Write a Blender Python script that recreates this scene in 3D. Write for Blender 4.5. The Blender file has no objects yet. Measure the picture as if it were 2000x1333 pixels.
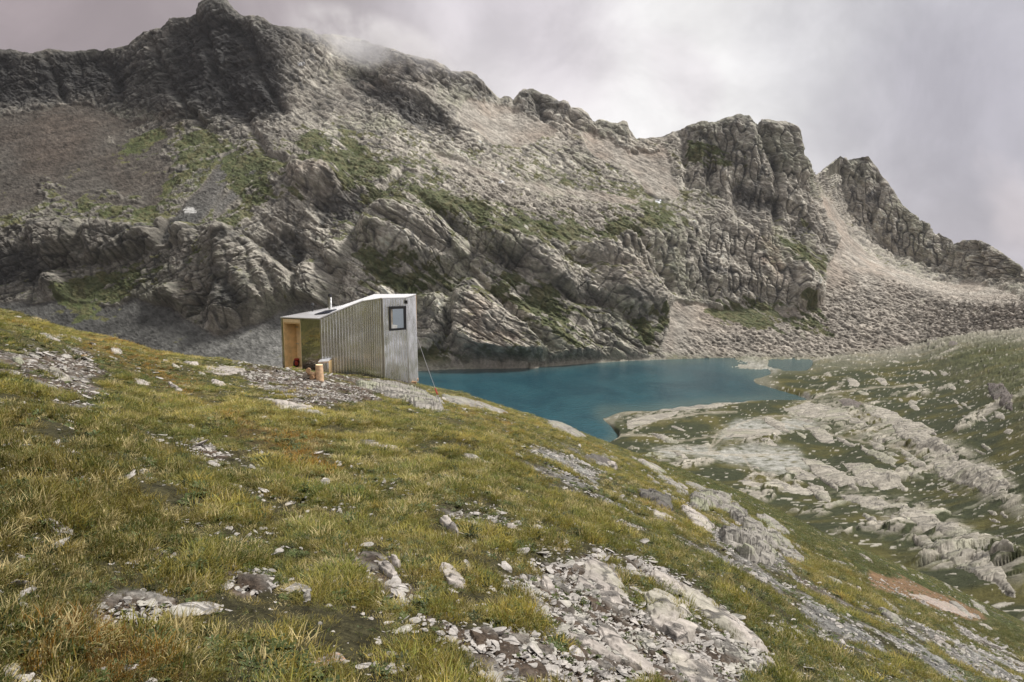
import bpy, bmesh, math, random
import numpy as np
from mathutils import Vector, Matrix
R = math.radians
random.seed(7)
rng = np.random.default_rng(7)
scene = bpy.context.scene
C = scene.collection
F32 = np.float32

# ------------------------------------------------------------------ camera, world, sun, exposure
PITCH = 8.0
FPX = 1333.0                       # focal length in photo pixels (2000 wide): a 24 mm lens
cam_d = bpy.data.cameras.new('camera'); cam = bpy.data.objects.new('camera', cam_d); C.objects.link(cam)
cam_d.sensor_width = 36; cam_d.lens = 24.0; cam_d.clip_start = 0.1; cam_d.clip_end = 20000
cam.location = (0, 0, 0); cam.rotation_euler = (R(90 - PITCH), 0, 0)
scene.camera = cam

SUN_EL, SUN_AZ = 56.0, 80.0        # azimuth measured from +Y (view direction) towards +X (right)
sd = bpy.data.lights.new('sun', 'SUN'); sun = bpy.data.objects.new('sun', sd); C.objects.link(sun)
sd.energy = 3.8; sd.angle = R(11); sd.color = (1.0, 0.975, 0.93)
sun.rotation_euler = (R(90 - SUN_EL), 0, R(180 - SUN_AZ))

scene.view_settings.view_transform = 'Standard'; scene.view_settings.look = 'None'
scene.view_settings.exposure = 0.34; scene.view_settings.gamma = 1.0
scene.cycles.max_bounces = 6; scene.cycles.diffuse_bounces = 2; scene.cycles.volume_bounces = 1
scene.cycles.use_denoising = True

def pdir(px, py):
    """world direction (not unit) through a photo pixel"""
    a = (np.asarray(px, float) - 1000.0) / FPX; b = (666.5 - np.asarray(py, float)) / FPX
    c, s = math.cos(R(PITCH)), math.sin(R(PITCH))
    return a, c + b * s, -s + b * c
def tan_e(px, py):
    x, y, z = pdir(px, py); return z / np.hypot(x, y)

class N:
    """tiny node helper"""
    def __init__(s, nt): s.nt = nt; nt.nodes.clear()
    def n(s, t, props=None, **ins):
        nd = s.nt.nodes.new(t)
        for k, v in (props or {}).items(): setattr(nd, k, v)
        for k, v in ins.items():
            key = int(k[1:]) if k[0] == '_' and k[1:].isdigit() else k.replace('__', ' ')
            s.set(nd.inputs[key], v)
        return nd
    def set(s, sock, v):
        if isinstance(v, bpy.types.NodeSocket): s.nt.links.new(v, sock)
        elif isinstance(v, bpy.types.Node): s.nt.links.new(v.outputs[0], sock)
        elif isinstance(v, (tuple, list)) and len(v) == 3 and sock.type == 'RGBA': sock.default_value = (*v, 1)
        else: sock.default_value = v
    def math(s, op, a, b=0.0, c=0.0, clamp=False):
        return s.n('ShaderNodeMath', dict(operation=op, use_clamp=clamp), _0=a, _1=b, _2=c).outputs[0]
    def mix(s, f, a, b, blend='MIX'):
        nd = s.n('ShaderNodeMix', dict(data_type='RGBA', blend_type=blend)); s.set(nd.inputs[0], f); s.set(nd.inputs[6], a); s.set(nd.inputs[7], b)
        return nd.outputs[2]
    def ramp(s, f, lo, hi, a=0.0, b=1.0):
        nd = s.n('ShaderNodeMapRange', dict(interpolation_type='SMOOTHSTEP')); s.set(nd.inputs[0], f)
        for i, v in enumerate((lo, hi, a, b)): nd.inputs[i + 1].default_value = v
        return nd.outputs[0]
    def noise(s, vec, scale, detail=4.0, rough=0.55, dist=0.0):
        nd = s.n('ShaderNodeTexNoise'); s.set(nd.inputs['Vector'], vec); nd.inputs['Scale'].default_value = scale
        nd.inputs['Detail'].default_value = detail; nd.inputs['Roughness'].default_value = rough; nd.inputs['Distortion'].default_value = dist
        return nd

# --- sky: overcast, drawn from the direction alone (clouds in the world)
world = bpy.data.worlds.new('World'); scene.world = world; world.use_nodes = True
w = N(world.node_tree)
tc = w.n('ShaderNodeTexCoord').outputs['Generated']
sky = w.n('ShaderNodeTexSky', dict(sky_type='NISHITA', sun_disc=False, sun_elevation=R(SUN_EL), sun_rotation=R(SUN_AZ)))
def spot(px, py, r0, r1):
    x, y, z = pdir(px, py); v = Vector((x, y, z)).normalized()
    d = w.n('ShaderNodeVectorMath', dict(operation='DOT_PRODUCT'), _0=wv, _1=tuple(v)).outputs['Value']
    return w.ramp(d, math.cos(R(r1)), math.cos(R(r0)))
nz = w.noise(tc, 2.2, 5, 0.55, 0.3)
off = w.n('ShaderNodeVectorMath', dict(operation='SUBTRACT'), _0=nz.outputs['Color'], _1=(0.5, 0.5, 0.5))
off2 = w.n('ShaderNodeVectorMath', dict(operation='SCALE'), _0=off); off2.inputs['Scale'].default_value = 0.42
wv0 = w.n('ShaderNodeVectorMath', dict(operation='ADD'), _0=tc, _1=off2)
wv = w.n('ShaderNodeVectorMath', dict(operation='NORMALIZE'), _0=wv0).outputs[0]
sep = w.n('ShaderNodeSeparateXYZ', None, _0=tc)
xr = w.ramp(sep.outputs[0], -0.55, 0.25)
base = w.mix(xr, (0.325, 0.275, 0.285), (0.62, 0.59, 0.605))
base = w.mix(spot(1330, 190, 2, 19), base, (0.77, 0.755, 0.75))
base = w.mix(spot(1000, 110, 1, 9), base, (0.70, 0.665, 0.675))
base = w.mix(w.math('MULTIPLY', spot(980, -20, 1, 11), 0.6), base, (0.50, 0.46, 0.50))
base = w.mix(w.math('MULTIPLY', spot(1290, 170, 0, 5), 0.45), base, (0.62, 0.57, 0.60))
base = w.mix(w.math('MULTIPLY', spot(2250, 120, 2, 27), 0.8), base, (0.45, 0.445, 0.48))
base = w.mix(w.math('MULTIPLY', spot(1930, 330, 0, 13), 0.6), base, (0.36, 0.34, 0.39))
base = w.mix(w.math('MULTIPLY', spot(1950, 430, 0, 3.5), 0.5), base, (0.66, 0.60, 0.62))
nz2 = w.noise(tc, 5.0, 7, 0.6, 0.4)
nz2s = w.ramp(nz2.outputs[0], 0.3, 0.7, 0.84, 1.12)
base = w.mix(1.0, base, w.n('ShaderNodeCombineXYZ', None, _0=nz2s, _1=nz2s, _2=nz2s).outputs[0], 'MULTIPLY')
zen = w.ramp(sep.outputs[2], 0.38, 0.95, 1.0, 1.45)
zen = w.math('MULTIPLY', zen, w.ramp(sep.outputs[2], -0.4, -0.02, 0.3, 1.0))
base = w.mix(w.ramp(sep.outputs[2], 0.45, 0.75), base, (0.57, 0.58, 0.59))
base = w.mix(1.0, base, w.n('ShaderNodeCombineXYZ', None, _0=zen, _1=zen, _2=zen).outputs[0], 'MULTIPLY')
bg1 = w.n('ShaderNodeBackground', None, Color=sky, Strength=0.05)
bg2 = w.n('ShaderNodeBackground', None, Color=base, Strength=1.0)
ms = w.n('ShaderNodeMixShader', None, _0=0.94, _1=bg1.outputs[0], _2=bg2.outputs[0])
w.n('ShaderNodeOutputWorld', None, Surface=ms.outputs[0])

# ------------------------------------------------------------------ numpy noise
_p = np.random.default_rng(11).permutation(256).astype(np.int32); PERM = np.concatenate([_p, _p, _p])
_g = np.random.default_rng(5).normal(size=(256, 3)); GRAD = (_g / np.linalg.norm(_g, axis=1)[:, None]).astype(F32)
from concurrent.futures import ThreadPoolExecutor
_EX = ThreadPoolExecutor(8)
def par(fn):
    def run(x, y, z, *a, **k):
        x = np.asarray(x, F32); y = np.broadcast_to(np.asarray(y, F32), x.shape); z = np.broadcast_to(np.asarray(z, F32), x.shape)
        if x.size < 20000: return fn(x, y, z, *a, **k)
        sh = x.shape; xs, ys, zs = x.ravel(), y.ravel(), z.ravel(); n_ = max(8, x.size // 60000); cut = np.linspace(0, x.size, n_ + 1).astype(int)
        out = list(_EX.map(lambda i: fn(xs[cut[i]:cut[i + 1]], ys[cut[i]:cut[i + 1]], zs[cut[i]:cut[i + 1]], *a, **k), range(n_)))
        if isinstance(out[0], tuple): return tuple(np.concatenate([o_[j] for o_ in out]).reshape(sh) for j in range(len(out[0])))
        return np.concatenate(out).reshape(sh)
    return run
@par
def perlin(x, y, z):
    x = np.asarray(x, F32); y = np.asarray(y, F32); z = np.broadcast_to(np.asarray(z, F32), x.shape)
    xi = np.floor(x).astype(np.int32); yi = np.floor(y).astype(np.int32); zi = np.floor(z).astype(np.int32)
    xf = x - xi; yf = y - yi; zf = z - zi
    u = xf * xf * (3 - 2 * xf); v = yf * yf * (3 - 2 * yf); t = zf * zf * (3 - 2 * zf)
    out = np.zeros(x.shape, F32)
    for dx in (0, 1):
        a = PERM[(xi + dx) & 255]; wx = u if dx else 1 - u
        for dy in (0, 1):
            b = PERM[a + ((yi + dy) & 255)]; wy = v if dy else 1 - v
            for dz in (0, 1):
                g = GRAD[PERM[b + ((zi + dz) & 255)]]; wz = t if dz else 1 - t
                out += wx * wy * wz * (g[..., 0] * (xf - dx) + g[..., 1] * (yf - dy) + g[..., 2] * (zf - dz))
    return out * 1.5
def fbm(x, y, z, s, o=4, gain=0.5, ridged=False):
    a, tot, out = 1.0, 0.0, 0
    for i in range(o):
        n = perlin(x / s + 17.3 * i, y / s - 9.1 * i, np.asarray(z) / s + 5.7 * i)
        if ridged: n = 1 - 2 * np.abs(n) * 1.3
        out = out + a * n; tot += a; a *= gain; s /= 2.03
    return out / tot
@par
def facets(x, y, z, s, seed=0, tilt=1.0):
    """planar shards: every cell of a jittered grid has its own height and tilt. Returns value, edge distance"""
    x = np.asarray(x, F32) / s; y = np.asarray(y, F32) / s; z = np.broadcast_to(np.asarray(z, F32) / s, x.shape)
    xi = np.floor(x).astype(np.int32); yi = np.floor(y).astype(np.int32); zi = np.floor(z).astype(np.int32)
    d1 = np.full(x.shape, 9, F32); d2 = np.full(x.shape, 9, F32); val = np.zeros(x.shape, F32)
    J = (GRAD * 0.5)
    for dx in (-1, 0, 1):
        a = PERM[(xi + dx + seed) & 255]
        for dy in (-1, 0, 1):
            b = PERM[a + ((yi + dy) & 255)]
            for dz in (-1, 0, 1):
                h = PERM[b + ((zi + dz) & 255)]
                j = J[h]
                ox = x - (xi + dx + 0.5 + j[..., 0]); oy = y - (yi + dy + 0.5 + j[..., 1]); oz = z - (zi + dz + 0.5 + j[..., 2])
                d = ox * ox + oy * oy + oz * oz
                g = GRAD[PERM[h + 31]]
                v = (PERM[h + 77] / 255.0 - 0.5).astype(F32) + tilt * (g[..., 0] * ox + g[..., 1] * oy + g[..., 2] * oz)
                m = d < d1
                d2 = np.where(m, d1, np.minimum(d2, d)); val = np.where(m, v, val); d1 = np.where(m, d, d1)
    return val, np.sqrt(d2) - np.sqrt(d1)
def sstep(x, a, b):
    t = np.clip((x - a) / (b - a), 0, 1); return t * t * (3 - 2 * t)
def lerp(a, b, t): return a + (b - a) * t
def cmix(c1, c2, t): return c1 + (np.asarray(c2, F32) - c1) * t[..., None]

# raster of polygon masks in photo pixels
MX0, MX1, MY0, MY1, MS = -500, 2500, -120, 1480, 4
_mx, _my = np.meshgrid(np.arange(MX0, MX1, MS), np.arange(MY0, MY1, MS))
def inpoly(X, Y, poly):
    ins = np.zeros(X.shape, bool); n = len(poly)
    for i in range(n):
        x1, y1 = poly[i]; x2, y2 = poly[(i + 1) % n]
        if y1 == y2: continue
        c = ((y1 > Y) != (y2 > Y)) & (X < (x2 - x1) * (Y - y1) / (y2 - y1) + x1)
        ins ^= c
    return ins
def blur(a, r, ax=None):
    r = int(round(r))
    if r < 1: return a
    for axis in ((0, 1) if ax is None else (ax,)):
        for _ in range(2):
            pad = [(0, 0), (0, 0)]; pad[axis] = (r + 1, r)
            c = np.cumsum(np.pad(a, pad, mode='edge'), axis=axis, dtype=np.float64)
            k = 2 * r + 1
            a = ((c[k:] - c[:-k]) if axis == 0 else (c[:, k:] - c[:, :-k])) / k
    return a
def pmask(polys, soft=8):
    m = np.zeros(_mx.shape)
    for p in polys: m = np.maximum(m, inpoly(_mx, _my, p).astype(float))
    return blur(m, soft / MS)
def line_mask(lines, wd):
    m = np.zeros(_mx.shape)
    for L in lines:
        for (x1, y1), (x2, y2) in zip(L[:-1], L[1:]):
            t = np.clip(((_mx - x1) * (x2 - x1) + (_my - y1) * (y2 - y1)) / ((x2 - x1) ** 2 + (y2 - y1) ** 2), 0, 1)
            d = np.hypot(_mx - x1 - t * (x2 - x1), _my - y1 - t * (y2 - y1))
            m = np.maximum(m, 1 - sstep(d, wd * 0.6, wd * 1.6))
    return m
def samp(m, X, Y):
    fx = np.clip((X - MX0) / MS, 0, m.shape[1] - 1.001); fy = np.clip((Y - MY0) / MS, 0, m.shape[0] - 1.001)
    ix = fx.astype(int); iy = fy.astype(int); fx = fx - ix; fy = fy - iy
    return (m[iy, ix] * (1 - fx) * (1 - fy) + m[iy, ix + 1] * fx * (1 - fy) + m[iy + 1, ix] * (1 - fx) * fy + m[iy + 1, ix + 1] * fx * fy)

# ------------------------------------------------------------------ object helpers
def tag(o, label=None, cat=None, group=None, kind=None):
    if label: o['label'] = label
    if cat: o['category'] = cat
    if group: o['group'] = group
    if kind: o['kind'] = kind
    return o
def empty(name, loc, rot=(0, 0, 0)):
    o = bpy.data.objects.new(name, None); C.objects.link(o); o.location = loc; o.rotation_euler = rot; o.empty_display_size = 0.2
    return o
def link_mesh(name, me, mat, parent=None, smooth=False):
    o = bpy.data.objects.new(name, me); C.objects.link(o)
    if mat: me.materials.append(mat)
    if smooth: me.shade_smooth()
    if parent:
        o.parent = parent; bpy.context.view_layer.update()
        o.matrix_parent_inverse = parent.matrix_world.inverted()
    return o
def grid_mesh(name, P, col=None, keep=None, attrs=None):
    """P: rows x cols x 3"""
    h, wd = P.shape[:2]
    idx = np.arange(h * wd, dtype=np.int32).reshape(h, wd)
    q = np.stack([idx[:-1, :-1], idx[:-1, 1:], idx[1:, 1:], idx[1:, :-1]], -1).reshape(-1, 4)
    if keep is not None: q = q[keep.reshape(-1)]
    used = np.unique(q); remap = np.zeros(h * wd, np.int32); remap[used] = np.arange(len(used)); q = remap[q]
    me = bpy.data.meshes.new(name)
    me.vertices.add(len(used)); me.vertices.foreach_set('co', np.ascontiguousarray(P.reshape(-1, 3)[used], F32).ravel())
    me.loops.add(q.size); me.loops.foreach_set('vertex_index', q.ravel())
    me.polygons.add(len(q)); me.polygons.foreach_set('loop_start', np.arange(0, q.size, 4, dtype=np.int32))
    me.update(calc_edges=True)
    for k, a in (dict(attrs or {}, **({'Col': col} if col is not None else {}))).items():
        if a.ndim == 3:
            at = me.attributes.new(k, 'FLOAT_COLOR', 'POINT')
            c4 = np.ones((len(used), 4), F32); c4[:, :3] = a.reshape(-1, 3)[used]; at.data.foreach_set('color', c4.ravel())
        else:
            at = me.attributes.new(k, 'FLOAT', 'POINT'); at.data.foreach_set('value', np.ascontiguousarray(a.reshape(-1)[used], F32))
    return me
def new_mat(name):
    m = bpy.data.materials.new(name); m.use_nodes = True; return m, N(m.node_tree)
def simple_mat(name, col, rough=0.6, metal=0.0, var=0.15, scale=8.0, bump=0.0, spec=0.4):
    m, n = new_mat(name)
    tcn = n.n('ShaderNodeTexCoord').outputs['Object']
    nz = n.noise(tcn, scale, 5, 0.6)
    f = n.ramp(nz.outputs[0], 0.3, 0.7, 1 - var, 1 + var)
    c = n.mix(1.0, col, n.n('ShaderNodeCombineXYZ', None, _0=f, _1=f, _2=f).outputs[0], 'MULTIPLY')
    b = n.n('ShaderNodeBsdfPrincipled', None, Base__Color=c, Roughness=rough, Metallic=metal); b.inputs['Specular IOR Level'].default_value = spec
    if bump:
        bp = n.n('ShaderNodeBump', None, Strength=bump, Distance=0.01, Height=nz.outputs[0]); n.set(b.inputs['Normal'], bp)
    n.n('ShaderNodeOutputMaterial', None, Surface=b.outputs[0])
    return m
def terrain_mat(name, s1, s2, bump_d, rough=0.95, voro=None, var=0.35, dip=False):
    """zone colour of the surface times mineral variation, with fine relief"""
    m, n = new_mat(name)
    pos = n.n('ShaderNodeNewGeometry').outputs['Position']
    col = n.n('ShaderNodeAttribute', dict(attribute_name='Col')).outputs['Color']
    if dip: pos = n.n('ShaderNodeMapping', None, Vector=n.n('ShaderNodeMapping', None, Vector=pos, Rotation=(0, R(-35), 0)), Scale=(0.4, 0.7, 1.3))
    n1 = n.noise(pos, s1, 8, 0.65); n2 = n.noise(pos, s2, 6, 0.7)
    f = n.math('MULTIPLY', n.ramp(n1.outputs[0], 0.3, 0.7, 1 - var, 1 + var), n.ramp(n2.outputs[0], 0.3, 0.7, 1 - var, 1 + var))
    c = n.mix(1.0, col, n.n('ShaderNodeCombineXYZ', None, _0=f, _1=f, _2=f).outputs[0], 'MULTIPLY')
    h = n.math('ADD', n.math('MULTIPLY', n1.outputs[0], 1.0), n.math('MULTIPLY', n2.outputs[0], 0.5))
    if voro:
        v = n.n('ShaderNodeTexVoronoi', dict(feature='F1')); n.set(v.inputs['Vector'], pos); v.inputs['Scale'].default_value = voro
        h = n.math('ADD', h, n.math('MULTIPLY', v.outputs['Distance'], 0.7))
    bp = n.n('ShaderNodeBump', None, Strength=0.9, Distance=bump_d, Height=h)
    b = n.n('ShaderNodeBsdfPrincipled', None, Base__Color=c, Roughness=rough, Normal=bp.outputs[0]); b.inputs['Specular IOR Level'].default_value = 0.15
    n.n('ShaderNodeOutputMaterial', None, Surface=b.outputs[0])
    return m

# ================================================================== FAR TERRAIN (mountain and shore land)
H = 90.0                                     # eye height above the lake
SIL = [(-500, 150), (-200, 120), (0, 98), (30, 99), (60, 106), (75, 103), (100, 96), (112, 100), (145, 102), (180, 97), (220, 95), (250, 88),
       (258, 80), (270, 72), (280, 64), (300, 61), (318, 57), (326, 48), (331, 38), (345, 34), (362, 35), (384, 30), (388, 8), (396, 0), (410, -6),
       (430, -6), (442, 0), (449, 12), (458, 22), (474, 33), (490, 31), (503, 30), (518, 36), (530, 46), (550, 52), (575, 56), (600, 56), (612, 60),
       (618, 68), (650, 68), (690, 74), (740, 88), (790, 108), (845, 119), (862, 127), (880, 138), (895, 142), (920, 141), (932, 150), (943, 165),
       (960, 180), (975, 194), (985, 189), (995, 190), (1003, 196), (1012, 186), (1022, 176), (1040, 174), (1055, 183), (1075, 190), (1092, 200),
       (1100, 197), (1110, 201), (1114, 213), (1135, 214), (1150, 230), (1160, 240), (1170, 235), (1185, 238), (1205, 244), (1214, 237), (1224, 239),
       (1228, 252), (1243, 272), (1255, 271), (1290, 268), (1320, 256), (1335, 252), (1350, 243), (1370, 237), (1395, 240), (1420, 232), (1440, 225), (1462, 228),
       (1475, 243), (1480, 244), (1488, 236), (1510, 238), (1530, 240), (1550, 249), (1553, 268), (1556, 285), (1568, 305), (1582, 332), (1592, 346),
       (1615, 330), (1640, 304), (1657, 314), (1668, 312), (1695, 308), (1712, 327), (1735, 360), (1752, 387), (1760, 402), (1780, 418), (1800, 440),
       (1828, 462), (1833, 457), (1858, 468), (1863, 479), (1880, 470), (1905, 468), (1935, 480), (1965, 500), (1985, 520), (2000, 530), (2060, 545), (2300, 560), (2500, 570)]
BASE = [(-500, 740), (0, 740), (550, 735), (780, 728), (815, 722), (930, 718), (1040, 717), (1150, 708), (1270, 702), (1430, 699), (1590, 699), (1700, 690), (1800, 670), (2000, 640), (2500, 620)]
BASEZ = [(-500, -88), (1430, -89.9), (1590, -89.5), (1700, -86), (1800, -80), (2000, -60), (2500, -40)]
scree = [[(-500, 250), (0, 232), (100, 212), (190, 205), (250, 235), (300, 240), (345, 262), (300, 300), (345, 322), (332, 370), (290, 418), (230, 400), (100, 395), (0, 425), (-500, 440)],
         [(800, 268), (900, 318), (1000, 348), (1100, 372), (1200, 380), (1300, 402), (1240, 402), (1150, 392), (1050, 378), (950, 352), (860, 320)],
         [(1130, 250), (1240, 288), (1295, 280), (1312, 330), (1330, 400), (1275, 390), (1235, 335), (1150, 305)],
         [(690, 150), (800, 200), (760, 190), (690, 165)], [(900, 190), (1000, 210), (1100, 260), (1060, 290), (960, 280), (900, 240)],
         [(1305, 585), (1400, 603), (1500, 610), (1605, 602), (1620, 520), (1640, 470), (1605, 400), (1598, 370), (1622, 392), (1655, 455), (1690, 495), (1780, 545), (1860, 560), (1880, 545), (2000, 585), (2500, 600), (2500, 690), (1800, 690), (1590, 705), (1430, 702), (1315, 702), (1290, 690), (1310, 630)],
         [(815, 690), (850, 695), (910, 720), (815, 726)]]
fan = [[(-500, 600), (0, 590), (120, 590), (215, 600), (262, 582), (330, 600), (420, 655), (520, 625), (600, 585), (640, 600), (640, 740), (-500, 760)],
       [(440, 295), (470, 305), (425, 400), (395, 425), (355, 450), (300, 490), (335, 430), (400, 360)], [(500, 310), (520, 318), (455, 400), (400, 440), (430, 400)]]
cliff = [[(-500, 90), (0, 95), (145, 100), (250, 88), (330, 36), (384, 28), (410, -20), (440, -10), (475, 30), (610, 56), (640, 90), (600, 190), (560, 240), (480, 270), (400, 250), (330, 238), (200, 205), (0, 225), (-500, 240)],
         [(675, 135), (720, 130), (800, 170), (870, 210), (890, 235), (900, 265), (960, 290), (940, 300), (870, 275), (800, 245), (700, 170)],
         [(720, 80), (850, 118), (930, 148), (975, 200), (960, 210), (900, 180), (800, 150)],
         [(1005, 190), (1040, 172), (1110, 200), (1150, 230), (1240, 270), (1200, 275), (1120, 245), (1060, 240), (1010, 220)],
         [(-500, 430), (0, 440), (120, 430), (250, 440), (400, 450), (470, 470), (560, 500), (640, 590), (600, 590), (420, 655), (340, 610), (280, 580), (200, 570), (100, 565), (-500, 590)],
         [(480, 370), (560, 335), (650, 330), (720, 370), (640, 400), (660, 470), (720, 560), (820, 590), (820, 690), (640, 640), (600, 590), (560, 490), (500, 450)],
         [(780, 380), (900, 415), (1000, 450), (1100, 500), (1200, 560), (1270, 590), (1300, 600), (1310, 700), (1040, 720), (925, 715), (860, 690), (820, 620), (740, 560), (690, 470), (720, 430)],
         [(1120, 460), (1280, 440), (1350, 425), (1480, 430), (1520, 465), (1570, 520), (1605, 560), (1605, 605), (1500, 608), (1400, 600), (1310, 590), (1200, 540)],
         [(1318, 320), (1330, 255), (1440, 225), (1555, 248), (1565, 300), (1595, 350), (1610, 420), (1638, 480), (1600, 500), (1560, 470), (1500, 420), (1430, 410), (1370, 375), (1320, 370)],
         [(1598, 350), (1640, 300), (1700, 308), (1760, 400), (1860, 470), (1875, 540), (1860, 562), (1780, 545), (1690, 490), (1650, 445), (1620, 390)],
         [(1868, 485), (1905, 468), (1960, 495), (2010, 535), (2300, 560), (2300, 590), (2000, 580), (1930, 565), (1890, 530)],
         [(1240, 285), (1300, 290), (1280, 325), (1230, 320)], [(1085, 285), (1150, 280), (1175, 320), (1110, 320)]]
boulders = [[(1640, 560), (1760, 545), (1870, 570), (2500, 600), (2500, 700), (1980, 800), (1880, 740), (1780, 690), (1600, 700), (1450, 700), (1330, 690), (1350, 640), (1500, 640)],
            [(880, 330), (960, 350), (1060, 385), (1180, 400), (1290, 425), (1260, 440), (1120, 430), (1000, 410), (900, 380)],
            [(1980, 700), (2500, 650), (2500, 900), (2000, 860)]]
red = [[(330, 190), (380, 220), (360, 260), (300, 235)], [(1590, 370), (1620, 385), (1660, 460), (1640, 470), (1610, 420)], [(560, 335), (650, 335), (655, 375), (580, 370)],
       [(1240, 280), (1300, 285), (1320, 310), (1260, 310)], [(1470, 440), (1540, 480), (1560, 560), (1480, 540)], [(1130, 240), (1170, 255), (1150, 285), (1090, 270)],
       [(0, 255), (190, 205), (200, 300), (60, 330)], [(1180, 505), (1240, 505), (1260, 560), (1190, 560)], [(900, 610), (1000, 600), (1010, 690), (930, 700)], [(370, 540), (420, 545), (400, 600), (340, 590)]]
grassy = [[(440, 290), (520, 330), (545, 400), (480, 400), (430, 330)], [(100, 560), (300, 520), (240, 585), (120, 600)],
          [(700, 480), (800, 520), (860, 560), (800, 580), (720, 560)], [(950, 540), (1060, 560), (1180, 640), (1100, 680), (1000, 600)], [(820, 680), (880, 690), (925, 722), (860, 715), (815, 700)],
          [(860, 380), (1000, 420), (1100, 440), (1300, 430), (1320, 450), (1150, 470), (1050, 480), (900, 430), (760, 400)], [(1515, 470), (1560, 485), (1620, 540), (1560, 530)],
          [(1340, 270), (1400, 290), (1480, 330), (1400, 330), (1340, 310)], [(1430, 590), (1600, 600), (1650, 660), (1500, 660), (1370, 610)], [(1230, 620), (1290, 600), (1300, 640), (1250, 680)],
          [(600, 250), (740, 330), (800, 400), (700, 380), (600, 320)]]
grassy += [[(500, 298), (540, 298), (507, 360), (485, 365)], [(522, 353), (592, 310), (596, 318), (530, 365)], [(555, 360), (610, 375), (588, 404)], [(794, 360), (868, 380), (930, 420), (1022, 462), (941, 442), (831, 401)],
           [(952, 540), (1015, 544), (1100, 581), (1051, 599), (960, 573)], [(706, 491), (757, 498), (831, 527), (897, 560), (853, 573), (794, 535), (720, 508)], [(138, 633), (192, 582), (270, 534), (345, 496), (350, 502), (300, 544), (210, 600)],
           [(261, 414), (303, 399), (312, 429), (300, 452), (276, 441)], [(15, 429), (81, 438), (75, 450), (18, 447)], [(405, 423), (468, 430), (486, 458), (420, 447)], [(153, 406), (255, 410), (210, 428)], [(310, 385), (336, 330), (352, 325), (326, 392)],
           [(478, 357), (504, 326), (527, 334), (510, 359)], [(372, 498), (402, 484), (420, 510), (375, 520)], [(1095, 440), (1170, 440), (1235, 418), (1232, 460), (1155, 458)], [(1242, 420), (1286, 415), (1272, 442)], [(1329, 423), (1367, 433), (1340, 442)],
           [(1519, 458), (1560, 484), (1618, 522), (1575, 525), (1528, 482)], [(1368, 583), (1425, 616), (1449, 583), (1525, 618), (1488, 632), (1440, 599)], [(1546, 577), (1608, 603), (1560, 605)], [(1242, 639), (1286, 614), (1289, 648), (1264, 665)],
           [(1099, 675), (1134, 643), (1151, 663), (1110, 682)], [(1156, 616), (1197, 654), (1170, 647)], [(1537, 430), (1586, 430), (1570, 441)], [(1340, 296), (1380, 294), (1458, 323), (1422, 327), (1344, 310)], [(1350, 357), (1393, 352), (1380, 364)],
           [(1240, 240), (640, 250), (700, 300), (760, 360), (700, 340), (630, 290)][1:], [(250, 275), (310, 250), (335, 262), (290, 292), (230, 310)], [(350, 240), (440, 280), (420, 330), (360, 330), (345, 290)]]
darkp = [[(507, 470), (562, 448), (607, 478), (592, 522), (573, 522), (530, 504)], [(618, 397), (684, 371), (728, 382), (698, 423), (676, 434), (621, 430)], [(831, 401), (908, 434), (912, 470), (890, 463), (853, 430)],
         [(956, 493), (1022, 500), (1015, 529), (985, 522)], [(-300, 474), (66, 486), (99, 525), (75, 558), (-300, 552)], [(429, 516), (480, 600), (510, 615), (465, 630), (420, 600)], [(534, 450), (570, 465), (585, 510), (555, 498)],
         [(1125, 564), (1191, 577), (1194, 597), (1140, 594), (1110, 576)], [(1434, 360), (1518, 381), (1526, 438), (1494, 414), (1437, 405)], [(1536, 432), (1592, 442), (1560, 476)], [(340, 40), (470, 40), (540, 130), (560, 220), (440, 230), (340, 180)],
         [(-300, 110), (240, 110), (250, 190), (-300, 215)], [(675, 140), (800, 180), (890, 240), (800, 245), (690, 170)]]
blocks = [([(886, 588), (915, 551), (970, 599), (1033, 654), (1066, 691), (1029, 718), (923, 718), (879, 680)], 9), ([(816, 588), (853, 581), (882, 636), (868, 673), (823, 687)], 6),
          ([(706, 426), (779, 404), (853, 430), (915, 478), (904, 522), (845, 529), (765, 493), (720, 478)], 6), ([(640, 478), (684, 474), (684, 507), (662, 537), (636, 515)], 5), ([(588, 518), (621, 515), (640, 555), (640, 600), (584, 604)], 7),
          ([(306, 588), (345, 561), (396, 591), (369, 615)], 5), ([(414, 459), (450, 456), (540, 522), (585, 552), (585, 585), (510, 618), (420, 651), (420, 540)], 8), ([(306, 432), (342, 435), (384, 453), (354, 474), (324, 459)], 5),
          ([(168, 450), (264, 444), (321, 456), (315, 480), (240, 510), (180, 510)], 6), ([(66, 441), (162, 444), (156, 480), (99, 504), (90, 522), (69, 480)], 6), ([(87, 540), (132, 546), (135, 576), (81, 579)], 5),
          ([(566, 327), (662, 331), (664, 366), (585, 371)], 5), ([(940, 440), (1060, 480), (1130, 560), (1110, 576), (1015, 510), (950, 480)], 5), ([(1120, 470), (1200, 480), (1280, 560), (1300, 610), (1230, 600), (1190, 560)], 5),
          ([(1000, 600), (1100, 640), (1180, 700), (1060, 712), (1040, 660)], 4), ([(1440, 240), (1478, 245), (1480, 330), (1430, 340)], 2), ([(1488, 240), (1550, 250), (1590, 350), (1530, 350), (1500, 300)], 2), ([(1530, 480), (1600, 560), (1600, 600), (1545, 595)], 5)]
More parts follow.
